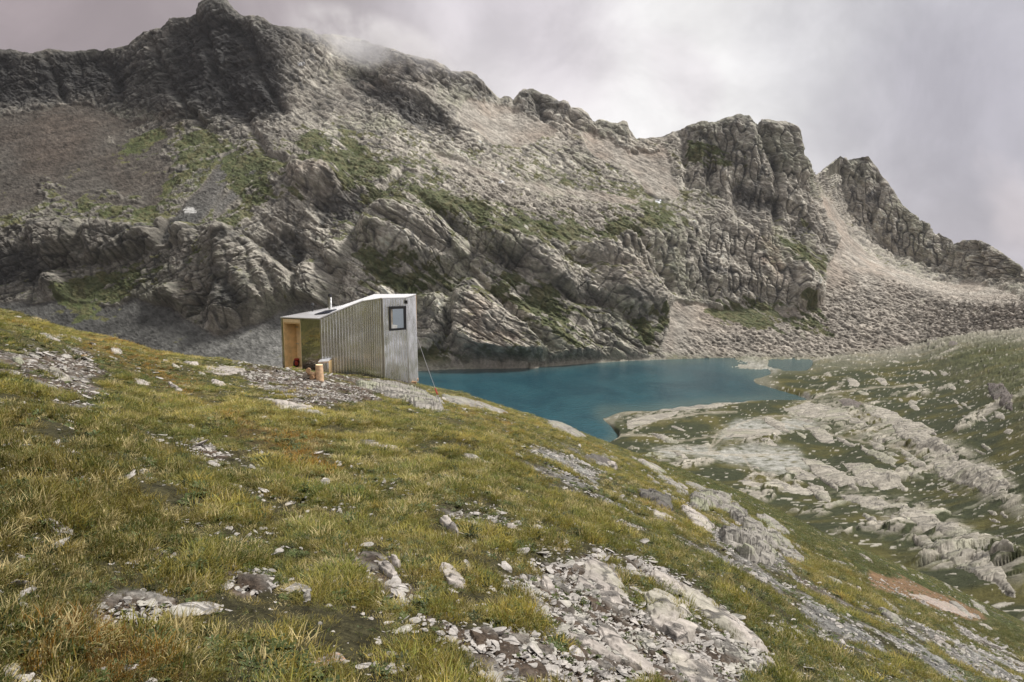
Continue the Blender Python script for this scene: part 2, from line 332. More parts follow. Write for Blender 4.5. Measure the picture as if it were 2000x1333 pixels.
cracks = [[(787, 335), (740, 372), (706, 408), (684, 434), (695, 478), (662, 544), (647, 581)], [(816, 379), (868, 430), (904, 460), (941, 493), (1015, 530), (1100, 572), (1125, 585), (1200, 597), (1242, 624), (1272, 690)],
          [(699, 423), (779, 456), (846, 489), (897, 515), (915, 529), (960, 573), (1029, 654), (1073, 691)], [(886, 581), (882, 640), (879, 680)], [(1050, 474), (1122, 504), (1200, 525), (1260, 534), (1300, 560)], [(1236, 450), (1284, 498), (1314, 564)],
          [(1512, 300), (1514, 360), (1520, 440)], [(1542, 504), (1542, 591)], [(1431, 340), (1437, 408)], [(820, 570), (853, 573), (886, 581)], [(60, 480), (99, 525), (160, 515), (240, 512), (330, 480), (395, 455)], [(380, 610), (430, 560), (418, 470)],
          [(450, 456), (520, 480), (600, 560)], [(480, 540), (520, 610)], [(450, 560), (470, 620)], [(510, 530), (545, 590)], [(400, 60), (420, 150), (470, 220), (520, 300), (600, 330)], [(300, 80), (330, 170), (400, 250)], [(480, 50), (500, 140), (560, 220)],
          [(1480, 245), (1500, 300), (1512, 340)], [(1040, 190), (1065, 240)], [(1330, 260), (1345, 370)], [(1380, 300), (1390, 380)], [(560, 455), (585, 520)], [(200, 110), (240, 200)], [(90, 110), (130, 200)], [(1720, 340), (1700, 440), (1760, 520)], [(1640, 310), (1660, 420)],
          [(1905, 475), (1930, 550)], [(1560, 300), (1600, 420), (1620, 480)]]
knoll = [[(1800, 690), (1830, 640), (1880, 625), (1950, 650), (2060, 720), (2100, 860), (1980, 800), (1900, 740)]]
lake_p = [[(700, 725), (815, 722), (930, 718), (1040, 717), (1150, 708), (1270, 702), (1430, 699), (1448, 704), (1412, 716), (1440, 722), (1500, 721), (1512, 728), (1455, 738),
           (1478, 748), (1550, 762), (1605, 776), (1480, 779), (1400, 782), (1300, 795), (1240, 799), (1160, 799), (1153, 805), (1200, 832), (1212, 848), (1195, 858), (1150, 880), (700, 880)],
          [(1500, 703), (1590, 700), (1588, 712), (1578, 723), (1530, 721), (1495, 713)]]
pathl = [[(1205, 850), (1260, 850), (1330, 862), (1400, 850), (1385, 878), (1420, 892)], [(1385, 878), (1440, 830), (1480, 815), (1540, 812), (1600, 770), (1700, 758), (1790, 752)],
         [(1200, 858), (1280, 822), (1380, 806), (1440, 805)], [(1480, 815), (1600, 845), (1720, 870), (1850, 890)], [(1290, 880), (1350, 884), (1450, 890), (1560, 888)], [(1450, 890), (1470, 920), (1560, 960)]]
gravelp = [[(1270, 873), (1400, 872), (1560, 880), (1590, 910), (1520, 925), (1440, 905), (1380, 895), (1300, 892)], [(1440, 820), (1560, 815), (1620, 835), (1500, 850), (1400, 855)],
           [(1410, 716), (1470, 702), (1535, 718), (1500, 722), (1440, 722)]]
slabs = [[(1400, 840), (1500, 828), (1530, 850), (1450, 862), (1390, 858)], [(1540, 790), (1640, 775), (1900, 900), (1880, 930), (1700, 860), (1600, 830)], [(1780, 860), (1880, 870), (2000, 960), (2000, 1010), (1840, 930)],
         [(1180, 815), (1330, 790), (1420, 785), (1400, 800), (1250, 825)], [(1700, 1010), (1850, 1000), (2000, 1090), (2000, 1150), (1850, 1060)], [(1600, 960), (1760, 970), (1860, 1010), (1760, 1010)]]
orange = [[(1700, 1135), (1760, 1130), (1900, 1175), (1960, 1210), (1880, 1200), (1760, 1160)], [(1560, 960), (1640, 965), (1600, 975)]]

STEP = 1.45
U = np.arange(-360, 2362, STEP)
V0 = 1250.0
def build_far():
    top = np.interp(U, *zip(*SIL)); base = np.interp(U, *zip(*BASE)); bz = np.interp(U, *zip(*BASEZ))
    top = top + 4.5 * fbm(U, 0 * U + 3.3, 0 * U, 16.0, 5, 0.62)
    tops = blur(np.repeat(top[None], 3, 0), 60, 1)[1]; tops = np.minimum(tops, base - 20)
    nb = 640; nl = 360                                                    # rows above / below the base line
    tb = np.linspace(0, 1, nb); tl = np.linspace(0, 1, nl)[:-1]
    Vup = base[None] + (tops - base)[None] * tb[:, None] + (top - tops)[None] * (tb[:, None] ** 11)                   # going up
    Vlo = V0 + (base - V0)[None] * tl[:, None]
    UU = np.broadcast_to(U[None], Vup.shape)
    wx = 14 * fbm(UU, Vup, 0 * UU, 60, 4) ; wy = 14 * fbm(UU, Vup, 0 * UU + 40, 60, 4)
    S = {k: samp(pmask(v, s), UU + wx, Vup + wy) for k, v, s in (('scree', scree, 16), ('fan', fan, 8), ('cliff', cliff, 14))}
    slope = 40 + 0 * UU
    slope = lerp(slope, 66, S['cliff']); slope = lerp(slope, 33, np.clip(S['scree'] + S['fan'], 0, 1) * (1 - 0.4 * S['cliff']))
    slope = blur(blur(slope, 16, 1), 4, 0)
    te = tan_e(UU, Vup)
    r = np.zeros_like(te); r[0] = bz / te[0]
    for i in range(1, nb):
        dt = te[i] - te[i - 1]
        ts = np.tan(np.radians(0.5 * (slope[i] + slope[i - 1])))
        r[i] = r[i - 1] * (ts - te[i - 1]) / np.maximum(ts - te[i], 0.12)
    peak = samp(pmask([[(1598, 346), (1640, 290), (1700, 290), (2500, 500), (2500, 590), (1860, 570), (1690, 500), (1640, 440)]], 12), UU, Vup)
    r = blur(r, 30, 1)
    r = r * (1 + 0.16 * peak)
    # lower land
    uz = [-500, 900, 1100, 1300, 1500, 1600, 1800, 2000, 2200, 2500]
    yz = [600, 700, 750, 800, 850, 900, 950, 1000, 1100, 1200, 1300]
    Z = np.array([[-88] * 4 + [-86, -84, -82, -80, -75, -70, -66], [-90] * 5 + [-88, -86, -84, -78, -70, -60],
                  [-90, -90, -90, -90, -89, -85, -80, -75, -60, -45, -35], [-90, -90, -90, -89.2, -85.5, -81, -77, -70, -56, -42, -30],
                  [-90, -89.6, -88.5, -87.5, -84.5, -80, -75, -68, -54, -40, -28], [-90, -89.4, -87, -86, -83, -79, -74, -67, -53, -39, -28],
                  [-80, -80, -79, -77, -74, -70, -66, -60, -48, -36, -27], [-60, -62, -60, -58, -55, -53, -50, -46, -39, -32, -25],
                  [-44, -46, -46, -44, -42, -40, -38, -36, -32, -28, -22], [-30, -32, -34, -34, -32, -30, -28, -27, -25, -22, -20]])
    Ul = np.broadcast_to(U[None], Vlo.shape)
    fu = np.interp(Ul, uz, np.arange(len(uz))); iu = np.clip(fu.astype(int), 0, len(uz) - 2); fu = fu - iu
    fv = np.interp(Vlo, yz, np.arange(len(yz))); iv = np.clip(fv.astype(int), 0, len(yz) - 2); fv = fv - iv
    zl = Z[iu, iv] * (1 - fu) * (1 - fv) + Z[iu + 1, iv] * fu * (1 - fv) + Z[iu, iv + 1] * (1 - fu) * fv + Z[iu + 1, iv + 1] * fu * fv
    zl = blur(blur(zl, 25, 1), 6, 0)
    zl[-1] = 0.5 * (zl[-1] + bz)
    k = np.linspace(0, 1, 30)[:, None]; zl[-30:] = zl[-30:] * (1 - k) + bz[None] * k
    wl = 5 * fbm(Ul, Vlo, 0 * Ul, 25, 4)
    lk = samp(pmask(lake_p, 3), Ul + wl, Vlo + wl * 0.4)
    lkb = samp(pmask(lake_p, 26), Ul, Vlo)
    rl = zl / tan_e(Ul, Vlo)
    zl = lerp(zl, zl * 0 - 91.5, sstep(lk, 0.25, 0.75)) - 0.9 * sstep(lkb, 0.15, 0.6) * (zl < -86)
    Uf = np.concatenate([Ul, UU]); Vf = np.concatenate([Vlo, Vup]); rf = np.concatenate([rl, r])
    x, y, z = pdir(Uf, Vf); hyp = np.hypot(x, y)
    P = np.stack([x / hyp * rf, y / hyp * rf, z / hyp * rf], -1)
    P[:nl - 1, :, 2] = zl
    # back of the mountain, falling away behind the silhouette
    B = []
    lastdir = P[-1, :, :2] / np.linalg.norm(P[-1, :, :2], axis=1)[:, None]
    for kk in (2, 5, 10, 20, 40, 80, 160, 320):
        q = P[-1].copy(); q[:, :2] += lastdir * kk; q[:, 2] -= kk * 0.75; B.append(q)
    nbk = len(B)
    P = np.concatenate([P, np.stack(B)]); Uf = np.concatenate([Uf, np.repeat(U[None], nbk, 0)]); Vf = np.concatenate([Vf, np.repeat(Vf[-1:], nbk, 0)])
    lk = np.concatenate([lk, np.zeros((nb + nbk, len(U)))]); lkb = np.concatenate([lkb, np.zeros((nb + nbk, len(U)))])
    global TOPS; TOPS = tops
    return P, Uf, Vf, lk, lkb, nl, nb
def normals(P):
    du = np.gradient(P, axis=1); dv = np.gradient(P, axis=0)
    n = np.cross(du, dv); l = np.linalg.norm(n, axis=2)[..., None]; n = n / np.maximum(l, 1e-9)
    return n
def far_terrain():
    P, Uf, Vf, lk, lkb, nl, nb = build_far()
    Nn = normals(P); Nn = np.stack([blur(Nn[..., i], 8) for i in range(3)], -1); Nn /= np.linalg.norm(Nn, axis=2)[..., None]
    Nn *= np.where(Nn[..., 2:3] < 0, -1, 1)
    wx = 12 * fbm(Uf, Vf, 0 * Uf + 9, 45, 4); wy = 12 * fbm(Uf, Vf, 0 * Uf + 49, 45, 4)
    M = {k: samp(pmask(v, s), Uf + wx, Vf + wy).astype(F32) for k, v, s in
         (('scree', scree, 9), ('fan', fan, 4), ('cliff', cliff, 12), ('boul', boulders, 16), ('red', red, 22), ('grass', grassy, 20), ('knoll', knoll, 26),
          ('gravel', gravelp, 5), ('slab', slabs, 9), ('orange', orange, 8))}
    M['path'] = samp(line_mask(pathl, 2.6), Uf, Vf).astype(F32)
    land = np.zeros(Uf.shape, F32); land[:nl - 1] = 1; kk = 24; land[nl - 1 - kk:nl - 1 + kk] = np.linspace(1, 0, 2 * kk)[:, None]
    isl = fbm(P[..., 0] * 0.8 + 0.5 * P[..., 2], P[..., 1], P[..., 2] * 0.9, 42, 5, 0.6)
    upper = sstep(-Vf, -430, -380)
    loose = sstep(np.clip(M['scree'] + M['fan'], 0, 1) - (0.75 * sstep(isl, 0.02, 0.30)) * M['scree'] * upper * (1 - samp(pmask([scree[1]], 10), Uf + wx, Vf + wy)), 0.3, 0.6) * (1 - land)
    rock = np.clip(1 - loose * 1.15, 0, 1) * (1 - land)
    x, y, z = (P[..., i].astype(F32) for i in range(3))
    # joints dip down to the right on the main wall, to the left on the flank beyond the cabin
    ca, sa = math.cos(R(35)), math.sin(R(35))
    X = x * ca - z * sa; Zr = x * sa + z * ca
    XL = x * math.cos(R(-24)) - z * math.sin(R(-24)); ZL = x * math.sin(R(-24)) + z * math.cos(R(-24))
    tl_ = sstep(Uf + 30 * fbm(Uf, Vf, 0 * Uf + 70, 120, 2), 430, 640).astype(F32)
    w2x = 9 * fbm(Uf, Vf, 0 * Uf + 90, 34, 5, 0.6); w2y = 9 * fbm(Uf, Vf, 0 * Uf + 130, 34, 5, 0.6)
    blk = np.zeros(_mx.shape)
    for pl, amt in blocks: blk = np.maximum(blk, amt * blur(inpoly(_mx, _my, pl).astype(float), 1.6))
    crk = blur(line_mask(cracks, 3.2), 0.6)
    BL = samp(blk, Uf + w2x, Vf + w2y).astype(F32); CR = samp(crk, Uf + w2x, Vf + w2y).astype(F32)
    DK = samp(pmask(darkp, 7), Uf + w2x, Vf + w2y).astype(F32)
    wallv = samp(pmask([cliff[7], cliff[8], cliff[9]], 16), Uf, Vf).astype(F32)
    M['grass'] = np.maximum(0.75 * M['grass'], samp(pmask(grassy, 4), Uf + 0.8 * w2x, Vf + 0.8 * w2y).astype(F32))
    big = fbm(x, y, z, 95, 3, 0.5, True); mid = fbm(X, y, Zr * 1.7, 38, 4, 0.5, True)
    wob = 5 * fbm(x, y, z, 22, 3)
    f1a, e1a = facets(X * 0.5 + wob, y, Zr * 1.3 + wob, 26, 1, 0.9); f1b, e1b = facets(XL * 0.7 + wob, y, ZL * 1.3 + wob, 26, 1, 0.9)
    f2a, e2a = facets(X * 0.5 + 0.5 * wob, y, Zr * 1.4, 11, 2, 0.9); f2b, e2b = facets(XL * 0.65 + 0.5 * wob, y, ZL * 1.3, 11, 2, 0.9)
    f1, e1, f2, e2 = (lerp(b_, a_, tl_) for a_, b_ in ((f1a, f1b), (e1a, e1b), (f2a, f2b), (e2a, e2b)))
    fv, ev = facets(x * 1.05 + 0.4 * wob, y, z * 0.3, 10, 8, 0.9)
    f2 = lerp(f2, fv, wallv); e2 = lerp(e2, ev, wallv)
    f3, e3 = facets(X * 0.32 + 0.2 * wob, y * 0.8, Zr * 1.3 + 0.2 * wob, 4.2, 3, 0.8); f3v, _ = facets(x * 1.2 + 0.2 * wob, y, z * 0.22, 4.4, 13, 0.8); f3 = lerp(f3, f3v, wallv)
    f4, e4 = facets(X * 0.45, y, Zr * 1.3, 2.0, 4, 0.8)
    fine = fbm(X * 0.3, y, Zr * 1.3, 7, 4)
    cl = (0.38 + 0.62 * M['cliff'])
    vert = fbm(x, y, z * 0.22, 7.5, 3, 0.55, True)                       # vertical joints on the walls
    def joints(ax, ay, az_, s_, w_): return 1 - sstep(np.abs(perlin(ax / s_ + 3.1, ay / s_, az_ / s_)), 0.0, w_)
    wq = 2.2 * fbm(x, y, z, 9, 3)
    jA = lerp(joints(XL * 0.22 + wq, y * 0.5, ZL * 1.2 + wq, 9, 0.11), joints(X * 0.18 + wq, y * 0.5, Zr * 1.2 + wq, 9, 0.11), tl_)          # along the bedding
    jB = lerp(joints(XL + wq, y * 0.6, ZL * 0.28 + wq, 11, 0.10), joints(X * 0.9 + wq, y * 0.6, Zr * 0.28 + wq, 11, 0.10), tl_)              # across it
    jV = joints(x * 1.1 + wq, y * 0.7, z * 0.16, 7, 0.16)                                                                                    # upright, on the walls
    jF = lerp(joints(XL * 0.4, y, ZL * 1.2, 3.6, 0.16), joints(X * 0.4 + 0.4 * wq, y, Zr * 1.2, 3.6, 0.16), tl_)
    jA = jA * (1 - 0.7 * wallv); J = np.maximum(np.maximum(0.9 * jA, 0.75 * jB * (1 - 0.6 * wallv)), jV * np.maximum(wallv, 0.35 * M['cliff']))
    strata = lerp(fbm(XL * 0.2, y * 0.5, ZL, 13, 5, 0.6), fbm(X * 0.16, y * 0.5, Zr, 13, 5, 0.6), tl_) * (1 - 0.5 * wallv)
    ribv = fbm(x, y, z * 0.18, 12, 5, 0.6) * np.maximum(wallv, 0.3)
    strk_g = lerp(fbm(XL * 0.12, y * 0.2, ZL, 6, 4), fbm(X * 0.12, y * 0.2, Zr, 6, 4), tl_)
    D = rock * (cl * (5.5 * big + 2.4 * mid + 2.0 * f1 + 1.2 * f2 + 5.5 * strata + 7.5 * ribv) + 0.8 * f3 * (1 - 0.6 * wallv) + 0.5 * f4 + 1.3 * fine
                - 2.0 * J * (0.4 + 0.6 * M['cliff']) - 0.7 * jF + 2.6 * BL - 10.0 * CR - 4.5 * DK)
    D += loose * (2.2 * fbm(x, y, z, 60, 3) + 0.9 * fbm(x, y, z, 10, 3) + 0.55 * f4 + 0.9 * strk_g - 1.5 * CR)
    D += M['boul'] * (1 - 0.6 * land) * (0.9 * f3 + 1.1 * f4 + 1.2 * fbm(x, y, z, 25, 3))
    # shore land: ice-smoothed knolls and slabs dipping to the right
    c2, s2 = math.cos(R(-38)), math.sin(R(-38))
    a1 = x * c2 - y * s2; a2 = x * s2 + y * c2
    g1, ge1 = facets(a1 * 0.5, a2 * 1.3, 0 * x, 11, 5, 0.8); g2, ge2 = facets(a1 * 0.55, a2 * 1.25, 0 * x, 4.2, 6, 0.8)
    hump = fbm(a1 * 0.6, a2, 0 * x, 34, 3)
    sl = np.clip(0.8 * M['slab'] + sstep(fbm(a1 * 0.5, a2 * 1.2, 0 * x + 7, 22, 5) + 0.10 * sstep(Vf, 780, 950), 0.17, 0.28), 0, 1) * (1 - M['gravel'])
    nearl = land * (1 - sstep(lkb, 0.02, 0.3)) * (1 - M['path']) * (1 - 0.8 * M['gravel'])
    D += nearl * (2.6 * hump + sl * (1.3 * g1 + 0.5 * g2 + 0.9 - 0.5 * (1 - sstep(ge1, 0, 0.12))) + 0.25 * fbm(x, y, 0 * x, 5, 4) + 0.12 * f4)
    D += land * M['knoll'] * 3.0 * (1 + 0.3 * f2)
    D[:nl - 1] *= np.where(lk[:nl - 1] > 0.5, 0, 1)
    edge = np.ones(len(Uf), F32); top0 = nl - 1 + nb
    k = 14; edge[top0 - k:top0] = np.linspace(1, 0.28, k); edge[top0:] = 0.28
    D *= edge[:, None]
    dirn = Nn.copy(); dirn[:nl - 1] = Nn[:nl - 1] * 0.25 + np.array([0, 0, 0.75])
    Q = P + dirn * D[..., None]
    # silhouette rows move up and down only
    NN = normals(Q); NN *= np.where(NN[..., 2:3] < 0, -1, 1)
    flat = NN[..., 2]; flatb = blur(flat, 2)
    # ---------------- zone colours (albedo)
    n_a = fbm(x, y, z, 55, 4); n_b = fbm(x, y, z, 14, 4); n_c = fbm(x, y, z, 3.2, 3); n_d = fbm(x, y, z * 0.16, 5.5, 4)
    h3 = (Q[..., 2] + 90) / 300
    lay = fbm(X * 0.18, y * 0.3, Zr, 9, 4)
    col = np.empty(Q.shape, F32); col[:] = (0.315, 0.286, 0.242)
    col = cmix(col, (0.45, 0.415, 0.352), sstep(n_b + 0.6 * n_c + 0.8 * lay, -0.25, 0.35))
    col = cmix(col, (0.105, 0.10, 0.095), 0.85 * sstep(n_d + 0.3 * n_b, 0.10, 0.42) * (0.25 + 0.75 * M['cliff']))
    col = cmix(col, (0.235, 0.24, 0.165), 0.55 * sstep(n_a + n_c * 0.5, 0.0, 0.45))
    col = cmix(col, (0.27, 0.175, 0.115), 0.55 * M['red'] * sstep(n_b + 0.3, 0, 0.6))
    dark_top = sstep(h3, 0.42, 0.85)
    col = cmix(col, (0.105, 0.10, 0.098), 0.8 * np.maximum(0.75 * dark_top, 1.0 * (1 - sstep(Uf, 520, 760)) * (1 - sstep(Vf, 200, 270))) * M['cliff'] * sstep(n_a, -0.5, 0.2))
    col = cmix(col, (0.06, 0.058, 0.057), 0.85 * DK * sstep(n_b + n_c + 0.9 * vert, -0.9, 0.3))  # dark zones: wet dark rock, with overhang shade painted into the colour
    col = cmix(col, (0.05, 0.05, 0.05), rock * np.maximum(np.maximum(0.85 * J, 0.6 * jF * sstep(n_b, -0.4, 0.3)), sstep(CR, 0.3, 0.8)))  # joints and cracks: soil fill, with crevice shade painted in as well
    tone = 1.0 + 0.20 * f3 + 0.20 * f4 + 0.22 * f2 + 0.45 * strata + 0.3 * fine
    col *= (1 + rock * (tone - 1))[..., None]
    sc_t = sstep(fbm(x, y, z * 0.4, 30, 3), -0.3, 0.3)
    sc = np.empty(Q.shape, F32); sc[:] = (0.245, 0.208, 0.172); sc = cmix(sc, (0.275, 0.25, 0.215), sc_t)
    sc = cmix(sc, (0.28, 0.195, 0.145), 0.4 * M['red'])
    sc = cmix(sc, (0.20, 0.195, 0.18), M['fan'])
    strk = fbm(XL * 0.12, y * 0.2, ZL, 3.5, 4) * (1 - tl_) + fbm(X * 0.12, y * 0.2, Zr, 3.5, 4) * tl_
    sc = cmix(sc, (0.17, 0.14, 0.115), 0.6 * (1 - sstep(Uf, 300, 520)) * upper * sstep(n_a, -0.4, 0.3))  # browner scree on the left, part of the painted darkening there
    sc = sc * (1 - 0.42 * (1 - sstep(Uf, 250, 620))[..., None]) * (1 + 0.08 * sstep(Uf, 1250, 1500)[..., None])  # left scree dimmed: lens vignette and cloud shadow put into its colour
    sc *= (1 + 0.22 * n_c + 0.4 * f4 + 0.75 * strk + 0.25 * n_a)[..., None]
    soft = np.maximum(samp(pmask(scree, 24), Uf + wx, Vf + wy), samp(pmask(fan, 5), Uf + w2x, Vf + w2y)).astype(F32) * (1 - land)
    lm = sstep(0.6 * loose + 0.5 * soft + 0.55 * strk + 0.25 * n_b, 0.35, 0.85) * (1 - land)
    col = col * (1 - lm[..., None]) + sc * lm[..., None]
    bm = M['boul'] * (0.6 + 0.4 * (1 - land))
    bc = np.empty(Q.shape, F32); bc[:] = (0.255, 0.228, 0.195); bc *= (1 + 0.8 * f4 + 0.6 * f3)[..., None]
    col = col * (1 - 0.8 * bm[..., None]) + bc * 0.8 * bm[..., None]
    col *= (1 - 0.5 * (1 - sstep(Uf, 150, 850)))[..., None]                # left flank: darker rock, plus vignette and cloud shade painted into the colour
    # grass grows on the ledges
    gtex = fbm(x * 0.8, y, z, 16, 4)
    want = 0.47 + 0.07 * sstep(Uf, 560, 760) * (1 - sstep(Uf, 1250, 1400)) * sstep(Vf, 330, 400) + 0.80 * M['grass'] * (0.2 + 1.0 * sstep(gtex + 0.8 * strk, -0.2, 0.25)) + 0.30 * strk - 0.34 * lm * (1 - M['grass']) - 0.30 * bm - 0.40 * sstep(h3, 0.5, 0.9) - 0.16 * M['cliff'] - 0.15 * sstep(Uf, 1650, 1750)
    gm = sstep(0.75 * (flatb - 0.68) + (want - 0.42) * 1.0 + 0.34 * n_b + 0.40 * n_c, 0.0, 0.12) * (1 - land)
    gc = np.empty(Q.shape, F32); gc[:] = (0.060, 0.072, 0.026); gc = cmix(gc, (0.10, 0.095, 0.04), sstep(n_c + n_b, -0.2, 0.5))
    gm = gm * (1 - 0.8 * np.clip(M['red'] - 0.3, 0, 1))
    # shore land colours
    lc = np.empty(Q.shape, F32); lc[:] = (0.036, 0.040, 0.013)
    lc = cmix(lc, (0.082, 0.072, 0.024), sstep(fbm(x, y, 0 * x, 18, 4), -0.1, 0.4))
    lc = cmix(lc, (0.36, 0.33, 0.28), sstep(f4 + 0.9 * n_c + 0.5 * n_b, 0.66, 0.76) * 0.85)
    lc = cmix(lc, (0.27, 0.25, 0.215), (Uf < 1300).astype(F32) * (Vf < 738) * (0.55 + 0.45 * sstep(n_c, -0.3, 0.3)))
    slm = sl * sstep(ge2 + 0.5 * ge1 + 0.4 * n_c, 0.10, 0.22)
    sr = np.empty(Q.shape, F32); sr[:] = (0.275, 0.248, 0.203); sr = cmix(sr, (0.21, 0.208, 0.15), sstep(n_b, 0.0, 0.4)); sr *= (1 + 0.5 * g2 + 0.3 * g1 + 0.3 * n_c)[..., None]
    lc = lc * (1 - slm[..., None]) + sr * slm[..., None]
    lc = cmix(lc, (0.32, 0.31, 0.28), M['gravel'] * sstep(n_c, -0.5, 0.1) * 0.85)
    lc = cmix(lc, (0.33, 0.29, 0.23), sstep(M['path'], 0.5, 0.95) * 0.5)
    lc = cmix(lc, (0.30, 0.155, 0.075), sstep(M['orange'] + 0.3 * n_c, 0.4, 0.6) * 0.8)
    lc = cmix(lc, (0.27, 0.245, 0.20), sstep(lkb, 0.33, 0.46) * 0.4)
    lb = 0.4 * bm * (1 - M['knoll'])
    lc = lc * (1 - 0.85 * lb[..., None]) + bc * 0.85 * lb[..., None]
    lc = cmix(lc, (0.07, 0.072, 0.032), M['knoll'] * sstep(n_b, -0.3, 0.2) * 0.8)
    gm = 0.88 * gm; col = col * (1 - gm[..., None]) + gc * gm[..., None]
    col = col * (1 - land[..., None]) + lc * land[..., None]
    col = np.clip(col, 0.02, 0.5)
    h, wd = Uf.shape
    vis = np.ones((h - 1, wd - 1), bool)
    cut = nl - 1
    k1 = vis.copy(); k1[:cut] = False; k2 = vis.copy(); k2[cut:] = False
    return Q, col, Uf, Vf, k1, k2, cut
Q, colf, Uf, Vf, k_mtn, k_land, CUT = far_terrain()
rock_far = terrain_mat('mountain_rock', 0.26, 1.0, 1.3, var=0.27, dip=True)
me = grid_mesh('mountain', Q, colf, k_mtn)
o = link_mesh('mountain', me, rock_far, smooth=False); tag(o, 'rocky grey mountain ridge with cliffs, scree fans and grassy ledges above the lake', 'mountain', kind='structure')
me = grid_mesh('hillside', Q, colf, k_land)
land_mat = terrain_mat('shore_ground', 0.5, 2.2, 0.3, var=0.25)
o = link_mesh('hillside', me, land_mat, smooth=False); tag(o, 'low land of pale slabs and turf on the far right shore of the lake', 'terrain', kind='structure')

def far_pos(px, py):
    """surface point of the far terrain seen at photo pixel (arrays)"""
    px = np.asarray(px, float); py = np.asarray(py, float)
    ci = np.clip((px - U[0]) / STEP, 0, len(U) - 1.001); c0 = ci.astype(int); cf = (ci - c0)[..., None]
    out = np.zeros(px.shape + (3,))
    bs = Vf[CUT][c0]; tp = TOPS[c0]; nu = Q.shape[0] - 9 - CUT
    res = np.where(py > bs, (V0 - py) / (V0 - bs) * CUT, CUT + (bs - py) / (bs - tp) * nu); res = np.clip(res, 0, Q.shape[0] - 10)
    r0 = np.clip(res.astype(int), 0, Q.shape[0] - 10); rf = (res - r0)[..., None]
    return (Q[r0, c0] * (1 - rf) * (1 - cf) + Q[r0 + 1, c0] * rf * (1 - cf) + Q[r0, c0 + 1] * (1 - rf) * cf + Q[r0 + 1, c0 + 1] * rf * cf)

# lake
m, n = new_mat('lake_water')
pos = n.n('ShaderNodeNewGeometry').outputs['Position']
mp = n.n('ShaderNodeMapping', None, Vector=pos, Scale=(1.0, 0.6, 1.0))
w1 = n.noise(mp.outputs[0], 0.55, 5, 0.6, 0.2); w2 = n.noise(mp.outputs[0], 0.035, 4, 0.6, 0.5)
wc = n.mix(n.ramp(w2.outputs[0], 0.35, 0.65), (0.012, 0.050, 0.068), (0.020, 0.072, 0.090))
sh_ = n.n('ShaderNodeAttribute', dict(attribute_name='shallow')).outputs['Fac']; wc = n.mix(n.math('MULTIPLY', sh_, 0.5), wc, (0.085, 0.12, 0.105))
hh = n.math('ADD', w1.outputs[0], n.math('MULTIPLY', w2.outputs[0], 0.6))
bp = n.n('ShaderNodeBump', None, Strength=0.8, Distance=0.7, Height=hh)
b = n.n('ShaderNodeBsdfPrincipled', None, Base__Color=wc, Roughness=0.12, Normal=bp.outputs[0]); b.inputs['IOR'].default_value = 1.33
n.n('ShaderNodeOutputMaterial', None, Surface=b.outputs[0])
xs = np.linspace(-420, 620, 500); ys = np.linspace(150, 900, 400); XX, YY = np.meshgrid(xs, ys)
LP = np.stack([XX, YY, 0 * XX - 90.0], -1)
_c, _s = math.cos(R(PITCH)), math.sin(R(PITCH)); _f = YY * _c + 90 * _s; _u = YY * _s - 90 * _c
lx = 1000 + FPX * XX / _f; ly = 666.5 - FPX * _u / _f
shal = 1 - sstep(samp(pmask(lake_p, 12), lx, ly), 0.45, 0.98)
me = grid_mesh('lake', LP, None, None, dict(shallow=shal.astype(F32)))
o = link_mesh('lake', me, m); tag(o, 'teal alpine lake with wind ripples at the foot of the cliffs', 'lake', kind='structure')

# ================================================================== NEAR GROUND
CREST = [(-600, 470, 26), (-200, 545, 27), (0, 607, 28), (60, 622, 28.5), (150, 650, 30), (230, 668, 31), (300, 690, 32), (400, 702, 33), (480, 711, 34), (550, 719, 34), (640, 728, 34), (750, 744, 34), (810, 752, 34), (900, 772, 35),
         (1040, 812, 37), (1150, 855, 39), (1300, 908, 43), (1450, 966, 47), (1600, 1040, 51), (1750, 1103, 55), (1900, 1172, 58), (2000, 1218, 60), (2300, 1330, 61)]
_az, _m, _rc = [], [], []
for px_, py_, rc_ in CREST:
    x_, y_, z_ = pdir(px_, py_); t_ = z_ / math.hypot(x_, y_)
    _az.append(math.degrees(math.atan2(x_, y_))); _m.append(t_ + 3.2 / rc_); _rc.append(rc_)
for az_, m_ in ((-180, 0.20), (-135, 0.34), (-90, 0.30), (80, -0.34), (110, -0.26), (140, -0.05), (180, 0.20)):
    _az.append(az_); _m.append(m_); _rc.append(60)
_o = np.argsort(_az); _az = np.array(_az)[_o]; _m = np.array(_m)[_o]; _rc = np.array(_rc)[_o]
def ground_z(x, y, detail=True):
    x = np.asarray(x, float); y = np.asarray(y, float)
    r = np.hypot(x, y); az = np.degrees(np.arctan2(x, y))
    mm = np.interp(az, _az, _m); rc = np.interp(az, _az, _rc)
    back = np.maximum(sstep(np.abs(az), 75, 110), sstep(-az, 39, 50))
    k = -1.6 / rc ** 2
    ex = np.maximum(r - rc, 0)
    drop = np.where(ex < 18, 0.017 * ex ** 2, 0.017 * 324 + 0.61 * (ex - 18)) * (1 - back)
    z = -1.6 + mm * r + k * r * r * (1 - back) - drop
    a = sstep(r, 1.5, 7)
    z = z + a * (0.42 * fbm(x, y, 0 * x + 2, 8.0, 2) * sstep(r, 4, 16) + 0.16 * fbm(x, y, 0 * x + 7, 2.6, 2))
    if detail:
        z = z + 0.09 * a * fbm(x, y, 0 * x + 4, 0.9, 3)
    return z
_RS = np.concatenate([np.geomspace(0.8, 12, 150), np.arange(12.15, 75, 0.16)])
_TA = np.radians(np.arange(-50, 50.01, 0.08))
_TZ = ground_z(np.sin(_TA)[:, None] * _RS, np.cos(_TA)[:, None] * _RS, False)
